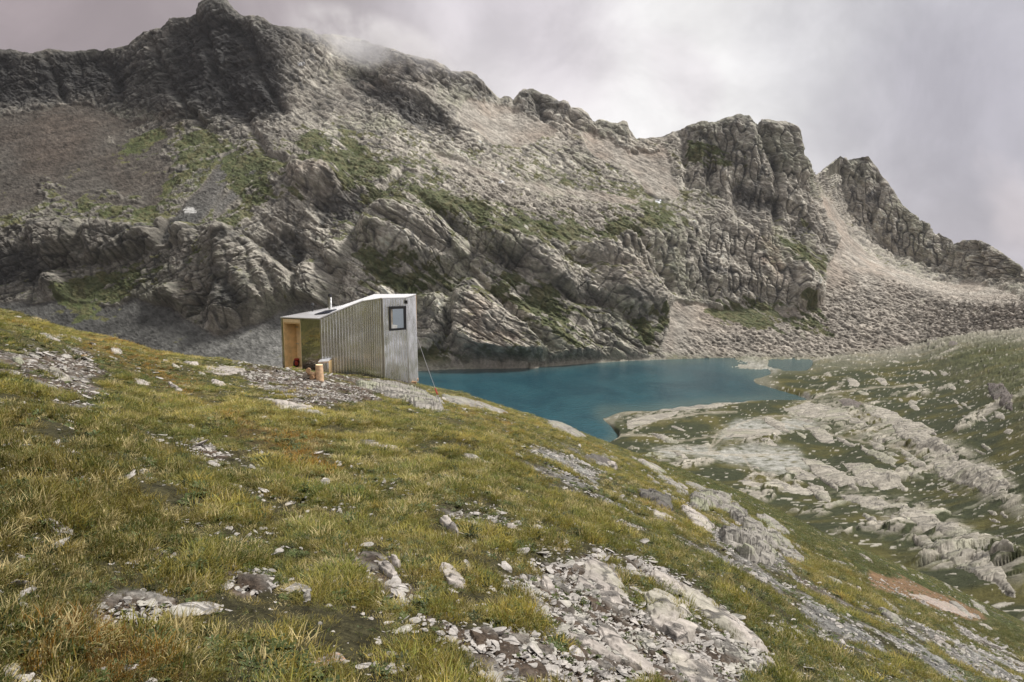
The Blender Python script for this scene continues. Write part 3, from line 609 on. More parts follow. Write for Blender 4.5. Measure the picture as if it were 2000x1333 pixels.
def ground_px(px, py):
    """ground point seen at photo pixels (first crossing of the ray)"""
    px = np.atleast_1d(np.asarray(px, float)); py = np.atleast_1d(np.asarray(py, float)); sh = px.shape
    px = px.ravel(); py = py.ravel(); out = np.zeros((len(px), 3))
    def work(s):
        dx, dy, dz = pdir(px[s:s + 4000], py[s:s + 4000]); hy = np.hypot(dx, dy); dx = dx / hy; dy = dy / hy; t = (dz / hy)[:, None]
        fa = np.clip((np.arctan2(dx, dy) - _TA[0]) / (_TA[1] - _TA[0]), 0, len(_TA) - 1.001); ia = fa.astype(int); fa = (fa - ia)[:, None]
        zz = _TZ[ia] * (1 - fa) + _TZ[ia + 1] * fa
        over = zz >= t * _RS; an = over.any(1)
        i = np.where(an, over.argmax(1), (zz / _RS).argmax(1)); i0 = np.maximum(i - 1, 0)
        ar = np.arange(len(i)); t = t[:, 0]; d0 = t * _RS[i0] - zz[ar, i0]; d1 = t * _RS[i] - zz[ar, i]
        f = np.clip(d0 / np.where(np.abs(d0 - d1) < 1e-9, 1, d0 - d1), 0, 1) * an
        rr = np.where(an, _RS[i0] + (_RS[i] - _RS[i0]) * f, _RS[i])
        out[s:s + 4000] = np.stack([dx * rr, dy * rr, 0 * rr], -1)
    list(_EX.map(work, range(0, len(px), 4000)))
    out[:, 2] = ground_z(out[:, 0], out[:, 1])
    return out.reshape(sh + (3,))
def to_px(P):
    c, s = math.cos(R(PITCH)), math.sin(R(PITCH))
    f = P[..., 1] * c - P[..., 2] * s; u = P[..., 1] * s + P[..., 2] * c
    f = np.where(f > 0.05, f, 0.05)
    return 1000 + FPX * P[..., 0] / f, 666.5 - FPX * u / f
# zones on the near slope, traced on the ground
rubble = [[(-80, 690), (60, 690), (190, 695), (180, 745), (120, 760), (60, 740), (-80, 740)], [(95, 770), (195, 765), (190, 790), (130, 800), (60, 785)],
          [(362, 845), (412, 846), (462, 893), (410, 902), (380, 875)], [(470, 722), (560, 735), (640, 748), (720, 765), (690, 800), (560, 790), (500, 760)],
          [(385, 715), (480, 715), (500, 740), (430, 732)], [(820, 992), (900, 1000), (990, 1005), (1000, 1025), (900, 1020)],
          [(720, 1095), (830, 1080), (980, 1085), (1130, 1105), (1160, 1200), (1180, 1345), (860, 1345), (890, 1260), (800, 1200), (760, 1150)],
          [(1130, 1085), (1240, 1090), (1350, 1140), (1430, 1190), (1520, 1290), (1440, 1345), (1120, 1345), (1130, 1200)],
          [(290, 1065), (385, 1065), (380, 1100), (300, 1105)], [(440, 1125), (560, 1100), (570, 1150), (460, 1170)], [(160, 1175), (330, 1170), (340, 1215), (170, 1225)],
          [(0, 1310), (60, 1300), (80, 1345), (0, 1345)], [(700, 1080), (760, 1090), (750, 1130), (700, 1130)]]
gully = [[(960, 868), (1090, 872), (1190, 925), (1250, 975), (1420, 1075), (1600, 1165), (1800, 1250), (2050, 1345), (1940, 1345), (1680, 1235), (1480, 1150), (1330, 1070), (1200, 1000), (1060, 925)],
         [(1360, 1000), (1450, 1010), (1520, 1060), (1600, 1110), (1500, 1100), (1400, 1050)], [(700, 745), (860, 775), (1000, 810), (950, 810), (800, 790)], [(1560, 1165), (1800, 1225), (2050, 1300), (2050, 1345), (1800, 1345), (1560, 1230)], [(1000, 870), (1120, 900), (1180, 960), (1120, 970), (1040, 920)]]
dirt = [[(600, 735), (820, 752), (780, 770), (640, 760), (560, 740)], [(480, 712), (560, 722), (600, 740), (520, 735)]]
rust = [[(400, 790), (560, 840), (640, 880), (560, 880), (450, 850)], [(560, 860), (700, 930), (600, 930), (520, 890)], [(120, 640), (330, 700), (450, 780), (340, 760), (160, 690)],
        [(840, 770), (1000, 820), (1120, 860), (1000, 850), (860, 800)], [(0, 1200), (260, 1260), (400, 1345), (0, 1345)], [(1150, 870), (1400, 960), (1500, 1010), (1300, 950)]]
RUB = np.maximum(pmask(rubble, 18), 0.0); GUL = pmask(gully, 20); DIRT = pmask(dirt, 10); RUST = pmask(rust, 22); EARTH = pmask([[(1690, 1122), (1760, 1126), (1880, 1178), (1950, 1216), (1890, 1212), (1790, 1176), (1700, 1146)]], 7)
def zones(P):
    px, py = to_px(P); x, y = P[..., 0].astype(F32), P[..., 1].astype(F32)
    rr_ = np.hypot(x, y); sc1 = 60 * fbm(x, y, 0 * x, 1.5, 5, 0.65) ; wx = 1.25 * sc1; wy = 44 * fbm(x, y, 0 * x + 30, 1.5, 5, 0.65)
    ok = (P[..., 1] > 0.3)
    isl = sstep(fbm(x, y, 0 * x + 44, 0.9, 4, 0.6), 0.0, 0.22); rb = samp(RUB, px + wx, py + wy) * ok * (1 - 0.85 * isl); gu = samp(GUL, px + wx, py + wy) * ok * (1 - 0.8 * sstep(fbm(x, y, 0 * x + 64, 1.6, 4, 0.6), -0.08, 0.2)); di = samp(DIRT, px + wx, py + wy) * ok; ru = samp(RUST, px + wx, py + wy) * ok
    pn = fbm(x, y, 0 * x + 12, 2.4, 5, 0.6)
    rb = np.maximum(rb, 0.6 * sstep(pn + 0.10 * sstep(px, 700, 1500), 0.30, 0.48) * ok)
    return rb, gu, di, ru
def near_ground():
    azf = np.radians(np.concatenate([np.linspace(-180, -52, 90)[:-1], np.linspace(-52, 52, 1050), np.linspace(52, 180, 90)[1:]]))
    rr = np.concatenate([[0.02, 0.3], np.geomspace(0.7, 62, 760), np.linspace(62.5, 190, 40)])
    A, RR = np.meshgrid(azf, rr)
    x = np.sin(A) * RR; y = np.cos(A) * RR
    z = ground_z(x, y)
    P = np.stack([x, y, z], -1)
    rb, gu, di, ru = zones(P)
    xf, yf = x.astype(F32), y.astype(F32); zf = 0 * xf
    bare = np.clip(rb * 1.1 + gu * 0.75 + di * 0.8, 0, 1)
    n1 = fbm(xf, yf, zf, 1.1, 4); n2 = fbm(xf, yf, zf + 3, 0.28, 3); n3 = fbm(xf, yf, zf + 9, 5.5, 4)
    fv, fe = facets(xf * 1.0, yf * 1.2, zf, 0.16, 9, 0.5)
    att = sstep(RR, 1.2, 3)
    P[..., 2] += att * (bare * (0.05 * fv) + (1 - bare) * (0.05 * n1 + 0.02 * n2))
    Nn = normals(P)
    col = np.empty(P.shape, F32); col[:] = (0.050, 0.045, 0.022)
    far = sstep(RR, 8, 26)
    col = cmix(col, (0.125, 0.12, 0.045), far * 0.8 * sstep(n1 + 0.7 * n2, -0.5, 0.4))
    col = cmix(col, (0.19, 0.115, 0.03), 0.55 * ru * sstep(n1, -0.3, 0.4))
    col = cmix(col, (0.040, 0.052, 0.014), 0.8 * far * sstep(x, 2, 10))
    soil = np.empty(P.shape, F32); soil[:] = (0.085, 0.062, 0.045); soil = cmix(soil, (0.20, 0.185, 0.165), sstep(n2 + 0.4 * fv, -0.1, 0.5))
    gr = np.empty(P.shape, F32); gr[:] = (0.145, 0.14, 0.13); gr = cmix(gr, (0.24, 0.235, 0.215), sstep(n2 + 0.5 * fv, 0, 0.5))
    b1 = sstep(bare + 0.35 * n1 + 0.2 * n2, 0.35, 0.6)
    s2 = soil * (1 - gu[..., None]) + gr * gu[..., None]
    col = col * (1 - b1[..., None]) + s2 * b1[..., None]
    col = cmix(col, (0.085, 0.055, 0.038), di * 0.65)
    epx, epy = to_px(P); ea = samp(EARTH, epx + 14 * n1, epy + 8 * n1) * (P[..., 1] > 0.3)
    col = cmix(col, (0.20, 0.118, 0.070), sstep(ea + 0.45 * n1 + 0.3 * n2, 0.35, 0.7) * 0.8)
    me = grid_mesh('ground', P[..., [0, 1, 2]][:, ::-1], np.clip(col, 0.015, 0.5)[:, ::-1])
    o = link_mesh('ground', me, terrain_mat('slope_ground', 6, 34, 0.06, voro=22, var=0.45), smooth=True)
    tag(o, 'grassy mountain slope with bare stony patches falling away to the lake', 'ground', kind='structure')
near_ground()

# ================================================================== ROCK MATERIAL AND OUTCROPS
def rock_mat(name, base, lichen, sc, dark=(0.09, 0.085, 0.08), bump=0.02, lich=0.35, rust=0.0):
    m, n = new_mat(name)
    pos = n.n('ShaderNodeNewGeometry').outputs['Position']
    mp = n.n('ShaderNodeMapping', None, Vector=pos, Rotation=(0, 0, R(-35)), Scale=(0.45, 1.3, 1.6))
    n1 = n.noise(mp.outputs[0], sc, 9, 0.68); n2 = n.noise(pos, sc * 0.35, 5, 0.6); n3 = n.noise(pos, sc * 5, 6, 0.7)
    c = n.mix(n.ramp(n1.outputs[0], 0.38, 0.62), tuple(0.66 * v for v in base), base)
    c = n.mix(n.math('MULTIPLY', n.ramp(n2.outputs[0], 0.50, 0.62), lich), c, lichen)
    if rust: c = n.mix(n.math('MULTIPLY', n.ramp(n3.outputs[0], 0.50, 0.64), rust), c, (0.33, 0.16, 0.06))
    v = n.n('ShaderNodeTexVoronoi', dict(feature='DISTANCE_TO_EDGE')); 
    wv_ = n.n('ShaderNodeVectorMath', dict(operation='ADD'), _0=mp.outputs[0], _1=n.n('ShaderNodeVectorMath', dict(operation='SCALE'), _0=n1.outputs['Color']).outputs[0])
    wv_.inputs[1].links[0].from_node.inputs['Scale'].default_value = 1.2 / sc
    n.set(v.inputs['Vector'], wv_.outputs[0]); v.inputs['Scale'].default_value = sc * 0.55
    cr = n.ramp(v.outputs['Distance'], 0.0, 0.05)
    c = n.mix(n.ramp(v.outputs['Distance'], 0.0, 0.035, 0.75, 0.0), c, dark)
    f = n.ramp(n3.outputs[0], 0.3, 0.7, 0.72, 1.22)
    c = n.mix(1.0, c, n.n('ShaderNodeCombineXYZ', None, _0=f, _1=f, _2=f).outputs[0], 'MULTIPLY')
    h = n.math('ADD', n.math('ADD', n1.outputs[0], n.math('MULTIPLY', n3.outputs[0], 0.35)), n.math('MULTIPLY', cr, 0.6))
    bp = n.n('ShaderNodeBump', None, Strength=0.9, Distance=bump, Height=h)
    b = n.n('ShaderNodeBsdfPrincipled', None, Base__Color=c, Roughness=0.92, Normal=bp.outputs[0]); b.inputs['Specular IOR Level'].default_value = 0.2
    n.n('ShaderNodeOutputMaterial', None, Surface=b.outputs[0])
    return m
RM = dict(pale=rock_mat('pale_rock', (0.40, 0.355, 0.315), (0.27, 0.28, 0.17), 3.0, bump=0.03, lich=0.25),
          grey=rock_mat('grey_rock', (0.30, 0.275, 0.24), (0.25, 0.265, 0.15), 3.0, bump=0.04, lich=0.5),
          dark=rock_mat('dark_rock', (0.13, 0.115, 0.105), (0.13, 0.13, 0.10), 3.0, bump=0.04),
          far=rock_mat('shore_rock', (0.33, 0.298, 0.248), (0.235, 0.232, 0.16), 0.22, bump=0.15, lich=0.5),
          fardark=rock_mat('dark_shore_rock', (0.16, 0.135, 0.12), (0.12, 0.12, 0.09), 0.45, bump=0.25),
          stone=rock_mat('loose_stone', (0.42, 0.385, 0.35), (0.30, 0.30, 0.21), 9.0, bump=0.01, lich=0.25),
          rusty=rock_mat('rusty_stone', (0.36, 0.32, 0.29), (0.28, 0.28, 0.2), 9.0, bump=0.01, rust=0.85),
          dirtysnow=simple_mat('dirty_snow', (0.36, 0.35, 0.33), 0.8, var=0.25, scale=0.6), snow=simple_mat('snow', (0.6, 0.61, 0.63), 0.7, var=0.05, scale=1.0))
def outcrop(name, label, cat, poly, hgt, mat, far=False, seed=0, lam=1.0, tex=1.0, group=None, res=None, rough=1.0, front=0.5):
    """bedrock breaking through the turf: outline traced on the slope, real height above it. lam = size of the shards (m)"""
    poly = np.array(poly, float); x0, y0 = poly.min(0) - 6; x1, y1 = poly.max(0) + 6
    res = res or (1.1 if far else 1.35); hgt = hgt * (0.30 if far else 0.62)
    gx, gy = np.meshgrid(np.arange(x0, x1, res), np.arange(y1, y0, -res * 0.8))
    if gx.size < 60:
        gx, gy = np.meshgrid(np.linspace(x0, x1, 12), np.linspace(y1, y0, 10))
    pos = far_pos(gx, gy) if far else ground_px(gx, gy)
    x, y, z = (pos[..., i].astype(F32) for i in range(3))
    if far: z = blur(z, 2); pos[..., 2] = z
    d = np.full(gx.shape, 1e9); ins = inpoly(gx, gy, poly); n_ = len(poly)
    for i in range(n_):
        ax, ay = poly[i]; bx, by = poly[(i + 1) % n_]
        t = np.clip(((gx - ax) * (bx - ax) + (gy - ay) * (by - ay)) / ((bx - ax) ** 2 + (by - ay) ** 2 + 1e-9), 0, 1)
        d = np.minimum(d, np.hypot(gx - ax - t * (bx - ax), (gy - ay - t * (by - ay)) * 1.6))
    rr = np.linalg.norm(pos[..., :2], axis=2); mpp = rr / FPX * 1.25
    dm = np.where(ins, d, -d) * mpp                                       # metres, roughly
    S = seed * 13.7
    if not far and np.median(rr) > 22: rough = min(rough, 0.35)
    dm = dm + lam * 0.30 * fbm(x + S, y, z, lam * 1.3, 4) * rough
    c2, s2 = math.cos(R(-35)), math.sin(R(-35)); a1 = x * c2 - y * s2; a2 = x * s2 + y * c2
    f1, e1 = facets(a1 * 0.5 + S, a2 * 1.3, z, lam, seed + 20, 0.7); f2, e2 = facets(a1 * 0.6 + S, a2 * 1.2, z * 1.2, lam * 0.38, seed + 40, 0.8)
    mxd = max(dm.max(), 0.01); rim = 0.45 * sstep(dm, 0.0, min(front * hgt, 0.3 * mxd)) + 0.55 * (1 - (1 - np.clip(dm / mxd, 0, 1)) ** 2)
    h = hgt * (-0.35 + 1.15 * rim + rough * rim * (0.42 * f1 + 0.20 * f2 - 0.25 * (1 - sstep(e1, 0, 0.10)) - 0.10 * (1 - sstep(e2, 0, 0.14)) + 0.10 * fbm(x, y, z, lam * 0.4, 3)))
    st = hgt * 0.30; hs = (h + 0.10 * hgt * fbm(x, y, z, lam * 1.1, 2)) / st; fr_ = hs - np.floor(hs); h = lerp(h, st * (np.floor(hs) + sstep(fr_, 0.62, 0.98)), 0.75 * min(1, rough))
    pos = pos.copy(); pos[..., 2] += h
    keep4 = (dm > -0.12 * hgt - 0.02 * lam)
    kf = keep4[:-1, :-1] | keep4[1:, :-1] | keep4[:-1, 1:] | keep4[1:, 1:]
    if not kf.any(): return None
    ctr = pos[keep4].mean(0) if keep4.any() else pos.reshape(-1, 3).mean(0)
    ctr[2] -= hgt * 0.3
    me = grid_mesh(name, pos - ctr, None, kf)
    o = link_mesh(name, me, mat, smooth=bool(not far and np.median(rr) > 20)); o.location = ctr
    return tag(o, label, cat, group, 'thing')

near_oc = [
 ('rock_outcrop', 'orange tinted broken slabs along the bare orange soil', 'rock outcrop', [(1770, 1160), (1810, 1164), (1870, 1186), (1920, 1210), (1880, 1206), (1815, 1180)], 0.14, 'rusty', 0.4),
 ('flat_rock', 'long smooth pale rock slab in the grass below the chopping block', 'rock slab', [(490, 775), (530, 780), (600, 795), (650, 812), (684, 828), (640, 826), (590, 812), (540, 795)], 0.16, 'pale', 0.8),
 ('flat_rock', 'pale wedge shaped slab lying in the grass between the cabin and the rubble patches', 'rock slab', [(686, 857), (720, 858), (760, 868), (794, 882), (790, 892), (750, 882), (700, 868)], 0.16, 'pale', 0.6),
 ('rock_outcrop', 'layered lichen covered outcrop directly under the tall end of the metal cabin', 'rock outcrop', [(688, 748), (740, 745), (790, 752), (830, 765), (870, 790), (870, 812), (820, 800), (760, 778), (710, 762)], 0.42, 'grey', 0.8),
 ('rock_outcrop', 'low bedding edge of rock running downhill from below the cabin past the guy wire foot', 'rock outcrop', [(858, 770), (900, 778), (960, 795), (1010, 812), (960, 808), (900, 795), (868, 785)], 0.25, 'grey', 0.7),
 ('flat_rock', 'pale flat rock patch on the crest between the cabin entrance and the left grass slope', 'rock slab', [(388, 716), (430, 714), (480, 720), (486, 730), (440, 732), (400, 726)], 0.10, 'pale', 0.5),
 ('flat_rock', 'thin pale slab on the grassy crest high on the left, longer of the two there', 'rock slab', [(78, 652), (105, 652), (130, 663), (120, 668), (90, 660)], 0.10, 'pale', 0.4),
 ('flat_rock', 'short pale slab on the grassy crest high on the left, next to the longer one', 'rock slab', [(132, 658), (158, 660), (162, 667), (140, 667)], 0.08, 'pale', 0.4),
 ('flat_rock', 'large tilted flat slab resting on the upper left rubble patch', 'rock slab', [(84, 713), (108, 716), (140, 738), (139, 748), (120, 745), (98, 735)], 0.16, 'pale', 0.9),
 ('flat_rock', 'blue grey flat stone at the upper left rubble patch, above the large tilted slab', 'rock slab', [(20, 700), (40, 697), (52, 712), (44, 720), (28, 714)], 0.12, 'grey', 0.5),
 ('rock_outcrop', 'broad pale cracked bedrock plate at the centre bottom right, upper one beside the gravel', 'rock outcrop', [(1130, 1092), (1160, 1090), (1205, 1108), (1228, 1140), (1232, 1195), (1200, 1200), (1170, 1180), (1132, 1140)], 0.13, 'pale', 0.55),
 ('rock_outcrop', 'large whitish cracked bedrock sheet with green lichen below the upper bedrock plate', 'rock outcrop', [(1232, 1150), (1290, 1155), (1340, 1190), (1380, 1230), (1370, 1262), (1320, 1262), (1285, 1235), (1240, 1200)], 0.18, 'pale', 0.7),
 ('rock_outcrop', 'narrow pale bedrock strip running downhill beside the green lichen sheet', 'rock outcrop', [(1270, 1118), (1330, 1140), (1400, 1175), (1450, 1215), (1500, 1270), (1455, 1258), (1400, 1218), (1340, 1178), (1285, 1145)], 0.16, 'pale', 0.6),
 ('flat_rock', 'pale tongue shaped slab at the bottom edge, left of the two long tongues', 'rock slab', [(1100, 1232), (1140, 1240), (1190, 1268), (1230, 1300), (1200, 1298), (1150, 1272), (1110, 1250)], 0.10, 'pale', 0.35),
 ('flat_rock', 'pale tongue shaped slab at the bottom edge, right of the two long tongues', 'rock slab', [(1165, 1228), (1205, 1240), (1250, 1275), (1290, 1320), (1260, 1318), (1215, 1285), (1175, 1255)], 0.11, 'pale', 0.4),
 ('flat_rock', 'cracked pale slab in the gravel at the bottom of the bedrock area', 'rock slab', [(1290, 1270), (1340, 1275), (1390, 1310), (1400, 1340), (1350, 1335), (1300, 1300)], 0.12, 'pale', 0.4),
 ('rock_outcrop', 'rounded lichen grey boulder topping the broken ledge on the right slope', 'rock outcrop', [(1338, 970), (1380, 962), (1430, 968), (1436, 990), (1400, 1000), (1360, 1002), (1340, 990)], 0.6, 'grey', 0.9),
 ('rock_outcrop', 'long ridge backed slab below the lichen grey boulder on the right slope', 'rock outcrop', [(1400, 992), (1440, 990), (1490, 1030), (1535, 1060), (1520, 1078), (1470, 1055), (1420, 1020)], 0.5, 'grey', 0.9),
 ('flat_rock', 'elongated pale slab in the turf on the outer right of the broken ledge', 'rock slab', [(1470, 1004), (1500, 1010), (1548, 1045), (1540, 1050), (1500, 1035)], 0.35, 'grey', 0.8),
 ('rock_outcrop', 'stack of broken blocks at the lower end of the ledge on the right slope', 'rock outcrop', [(1390, 1030), (1440, 1050), (1500, 1075), (1525, 1090), (1510, 1105), (1460, 1100), (1410, 1065)], 0.55, 'grey', 0.7),
 ('rock_outcrop', 'dark wet ledge above the gravel gully on the right slope', 'rock outcrop', [(1238, 955), (1270, 960), (1310, 980), (1320, 1000), (1290, 998), (1250, 975)], 0.35, 'dark', 0.5),
 ('flat_rock', 'flat pinkish slab along the gravel gully beneath the dark wet ledge', 'rock slab', [(1250, 985), (1300, 1005), (1345, 1040), (1330, 1042), (1280, 1015)], 0.14, 'pale', 0.6),
 ('flat_rock', 'small pale slab pair stepping down between the dark ledge and the grey boulder', 'rock slab', [(1325, 990), (1360, 1000), (1400, 1030), (1390, 1040), (1350, 1020)], 0.2, 'pale', 0.5),
 ('flat_rock', 'thin pale slab bedded in turf in the middle of the slope', 'rock slab', [(905, 888), (930, 895), (975, 913), (960, 915), (920, 900)], 0.07, 'pale', 0.3),
 ('rock_outcrop', 'dark stepped bedding edge in turf just below the crest right of the cabin', 'rock outcrop', [(1130, 890), (1170, 888), (1210, 905), (1200, 915), (1150, 905)], 0.2, 'dark', 0.5),
 ('flat_rock', 'pale rock knob on the crest where the turf meets the lake view', 'rock slab', [(1065, 820), (1100, 825), (1130, 842), (1150, 855), (1120, 855), (1080, 838)], 0.35, 'grey', 0.8),
 ('flat_rock', 'small flat slab at the foot of the right turf crest above the gravel plain', 'rock slab', [(1330, 940), (1360, 945), (1400, 965), (1380, 968), (1345, 955)], 0.25, 'grey', 0.7),
]
for i, (nm, lb, ct, poly, hg, mt, lam) in enumerate(near_oc):
    outcrop(nm, lb, ct, poly, hg, RM[mt], False, i, lam)
far_oc = [
 ('long smooth whaleback slab beside the wet gravel, largest of the shore slabs', [(1560, 892), (1600, 890), (1650, 925), (1680, 950), (1640, 957), (1590, 930)], 4.0, 'far', 7),
 ('broken whaleback of brownish plates right of the largest shore slab', [(1640, 900), (1700, 905), (1750, 930), (1762, 955), (1720, 958), (1670, 940)], 4.0, 'far', 5),
 ('rounded boulder hump at the edge of the grey gravel flat', [(1527, 912), (1560, 910), (1598, 930), (1590, 944), (1555, 938)], 3.0, 'far', 5),
 ('dark brown outcrop on top of the knoll by the near lake arm', [(1632, 780), (1660, 778), (1684, 790), (1676, 800), (1645, 795)], 3.0, 'fardark', 4),
 ('pale slab cascade left of the dark brown outcrop', [(1520, 800), (1580, 785), (1640, 800), (1700, 830), (1640, 826), (1560, 815)], 3.5, 'far', 6),
 ('pale slab right below the dark brown outcrop', [(1680, 790), (1740, 800), (1800, 830), (1790, 850), (1730, 828), (1690, 808)], 4.0, 'far', 6),
 ('long pale whaleback rib running down to the right from the knoll', [(1740, 830), (1800, 850), (1880, 895), (1860, 905), (1790, 880), (1750, 855)], 4.5, 'far', 7),
 ('smooth light slab with low steps in the middle of the shore land', [(1405, 840), (1450, 835), (1520, 838), (1530, 855), (1480, 862), (1420, 855)], 1.6, 'far', 6),
 ('long lichen slab low on the right side above the orange soil', [(1722, 1018), (1780, 1012), (1850, 1020), (1920, 1050), (1900, 1062), (1820, 1045), (1760, 1030)], 3.0, 'far', 5),
 ('big dark jointed slab tipping to the right over the orange soil', [(1790, 1062), (1850, 1058), (1920, 1085), (1980, 1140), (1985, 1165), (1930, 1150), (1860, 1110), (1810, 1085)], 4.0, 'far', 5),
 ('broad dome of pale rock near the right edge at mid height', [(1815, 905), (1880, 895), (1950, 920), (1985, 960), (1940, 975), (1880, 950), (1830, 930)], 4.5, 'far', 6),
 ('dark cliff block on the right hillside above the pale dome', [(1925, 755), (1960, 760), (1982, 790), (1980, 812), (1955, 805), (1930, 780)], 6.0, 'fardark', 5),
 ('low slab rib along the near lake shore below the peninsula tip', [(1285, 795), (1340, 788), (1420, 786), (1400, 796), (1330, 802), (1290, 803)], 2.2, 'far', 5),
 ('pale ribs on the small peninsula poking into the lake', [(1222, 822), (1260, 812), (1330, 800), (1320, 812), (1260, 830), (1225, 838)], 1.8, 'far', 4),
 ('pale low stone bar at the lake edge below the green peninsula', [(1156, 799), (1200, 796), (1230, 797), (1220, 802), (1170, 805)], 1.2, 'far', 3),
 ('stepped slab group downhill of the broken brownish whaleback', [(1640, 968), (1720, 972), (1800, 1000), (1780, 1008), (1700, 995), (1650, 982)], 2.5, 'far', 5),
 ('thin pale slab ribs in the grass below the largest shore slab', [(1500, 948), (1560, 952), (1600, 965), (1570, 972), (1510, 962)], 1.8, 'far', 4),
 ('row of pale slabs left of the thin slab ribs', [(1440, 940), (1500, 948), (1540, 960), (1490, 962), (1450, 952)], 1.8, 'far', 4),
 ('pale slab on the green headland facing the islet', [(1458, 737), (1475, 736), (1478, 745), (1464, 744)], 1.0, 'far', 3),
]
for i, (lb, poly, hg, mt, lam) in enumerate(far_oc):
    outcrop('rock_outcrop', lb, 'rock outcrop', poly, hg, RM[mt], True, i + 50, lam, front=1.0)
for lb, poly in (('small snow patch high on the central scree band', [(970, 354), (984, 355), (986, 361), (976, 360)]), ('snow patch at the foot of the rock tower right of the pass', [(1282, 388), (1292, 388), (1294, 394), (1284, 397)]),
                 ('dirty snow remnant in the grey stream gully on the left', [(358, 411), (366, 406), (378, 406), (386, 413), (384, 417), (374, 419), (362, 420)]), ('tiny snow patch under the mist on the left summit flank', [(580, 123), (592, 126), (594, 130), (583, 128)])):
    outcrop('snow_patch', lb, 'snow patch', poly, 0.7, RM['dirtysnow'] if 'dirty' in lb else RM['snow'], True, 3, 6, rough=0.8, res=0.7)

def elong(px, py, L, Wd, ang, k=9):
    ps = []
    for i in range(k):
        t = 6.283 * i / k; r_1 = random.uniform(0.72, 1.1); a_ = math.cos(t) * L / 2 * r_1; b_ = math.sin(t) * Wd / 2 * r_1
        ps.append((px + a_ * math.cos(ang) - b_ * math.sin(ang), py + a_ * math.sin(ang) + b_ * math.cos(ang)))
    return ps
def batch(cnt, region, Ls, asp, angs, hg, mats, far, label, group, lam):
    ra = np.array(region); k = 0
    while k < cnt:
        q = (random.uniform(ra[:, 0].min(), ra[:, 0].max()), random.uniform(ra[:, 1].min(), ra[:, 1].max()))
        if not inpoly(np.array([q[0]]), np.array([q[1]]), region)[0] or samp(LAKEM, np.array([q[0]]), np.array([q[1]]))[0] > 0.02: continue
        k += 1; L = Ls[0] + (Ls[1] - Ls[0]) * random.random() ** 1.8
        outcrop('flat_rock', label, 'rock slab', elong(q[0], q[1], L, max(L * asp * random.uniform(0.7, 1.3), 5), R(random.uniform(*angs))), hg * L / 40, RM[random.choice(mats)], far, 100 + k, lam * L / 40 + 0.1, group=group, res=1.0)
LAKEM = pmask(lake_p, 6)
batch(40, [(1250, 930), (1500, 1000), (1800, 1110), (1990, 1170), (1990, 1320), (1700, 1200), (1400, 1060)], (18, 70), 0.22, (28, 42), 0.16, ('grey', 'pale'), False, 'low pale slab bedded in the turf of the lower right slope', 'slabs bedded in the lower right slope', 0.6)
batch(26, [(880, 780), (1040, 815), (1150, 858), (1400, 960), (1330, 970), (1150, 900), (950, 850)], (20, 60), 0.2, (20, 34), 0.20, ('grey', 'pale'), False, 'thin rock edge breaking the turf along the crest facing the lake', 'rock edges along the lake crest', 0.5)
batch(14, [(120, 640), (480, 720), (700, 780), (900, 880), (700, 900), (400, 800), (150, 720)], (16, 44), 0.28, (10, 30), 0.14, ('pale',), False, 'small flat pale slab half sunk in the upper left slope', 'flat slabs of the upper left slope', 0.4)
batch(16, [(900, 1000), (1200, 1050), (1600, 1200), (1500, 1330), (1200, 1330), (700, 1330), (600, 1150)], (20, 60), 0.4, (10, 45), 0.10, ('pale',), False, 'flat pale rock plate lying in the rubble of the bottom slope', 'rock plates of the bottom rubble', 0.35)
batch(60, [(1230, 830), (1400, 800), (1600, 780), (1780, 800), (1990, 880), (1990, 1150), (1800, 1060), (1600, 990), (1400, 930), (1290, 870)], (22, 90), 0.26, (8, 38), 2.2, ('far',), True, 'pale ice smoothed slab among the turf of the far shore land', 'ice smoothed slabs of the far shore land', 4.5)
batch(26, [(1600, 720), (1800, 690), (1950, 780), (1990, 860), (1800, 800), (1620, 760)], (10, 34), 0.4, (0, 40), 2.4, ('far',), True, 'small pale rock scattered on the green far shore hill', 'rocks on the green far shore hill', 2.5)
batch(30, [(1450, 640), (1650, 570), (1850, 590), (1990, 620), (1990, 700), (1850, 680), (1500, 695)], (7, 22), 0.6, (0, 60), 3.4, ('far', 'fardark'), True, 'angular boulder on the scree at the foot of the far peaks', 'boulders on the far scree', 2.0)
# ================================================================== LOOSE STONES (individuals) AND GRAVEL
def stone_mesh(seed, flat):
    rs = np.random.default_rng(seed); bm = bmesh.new(); bmesh.ops.create_icosphere(bm, subdivisions=3, radius=1.0)
    pl = [(Vector(rs.normal(size=3)).normalized(), rs.uniform(0.42, 0.8)) for _ in range(16)]
    for v in bm.verts:
        c = v.co.copy(); c.x *= 1.0 + 0.3 * rs.random() * 0
        for nrm, d in pl:
            k = c.dot(nrm)
            if k > d: c -= nrm * (k - d)
        v.co = c
    el = rs.uniform(1.2, 1.9)
    co = np.array([v.co for v in bm.verts], F32); nn = fbm(co[:, 0] * 2 + seed, co[:, 1] * 2, co[:, 2] * 2, 1.0, 3) * 0.07
    for v, q in zip(bm.verts, nn):
        v.co = v.co * (1 + float(q)); v.co.x *= el; v.co.z *= flat
    me = bpy.data.meshes.new('stone'); bm.to_mesh(me); bm.free()
    s = max(max(abs(v.co.x), abs(v.co.y)) for v in me.vertices); me.transform(Matrix.Scale(0.5 / s, 4)); return me
stones = [stone_mesh(i + 3, random.choice((0.2, 0.28, 0.36, 0.5))) for i in range(14)]
for s in stones: s.materials.append(RM['stone'])
stones_r = []
for s in stones[:3]:
    c_ = s.copy(); c_.materials.clear(); c_.materials.append(RM['rusty']); stones_r.append(c_)
def gnorm(x, y, e=0.25):
    z0 = ground_z(x, y, False); zx = ground_z(x + e, y, False); zy = ground_z(x, y + e, False)
    return np.stack([-(zx - z0) / e, -(zy - z0) / e, 1 + 0 * z0], -1)
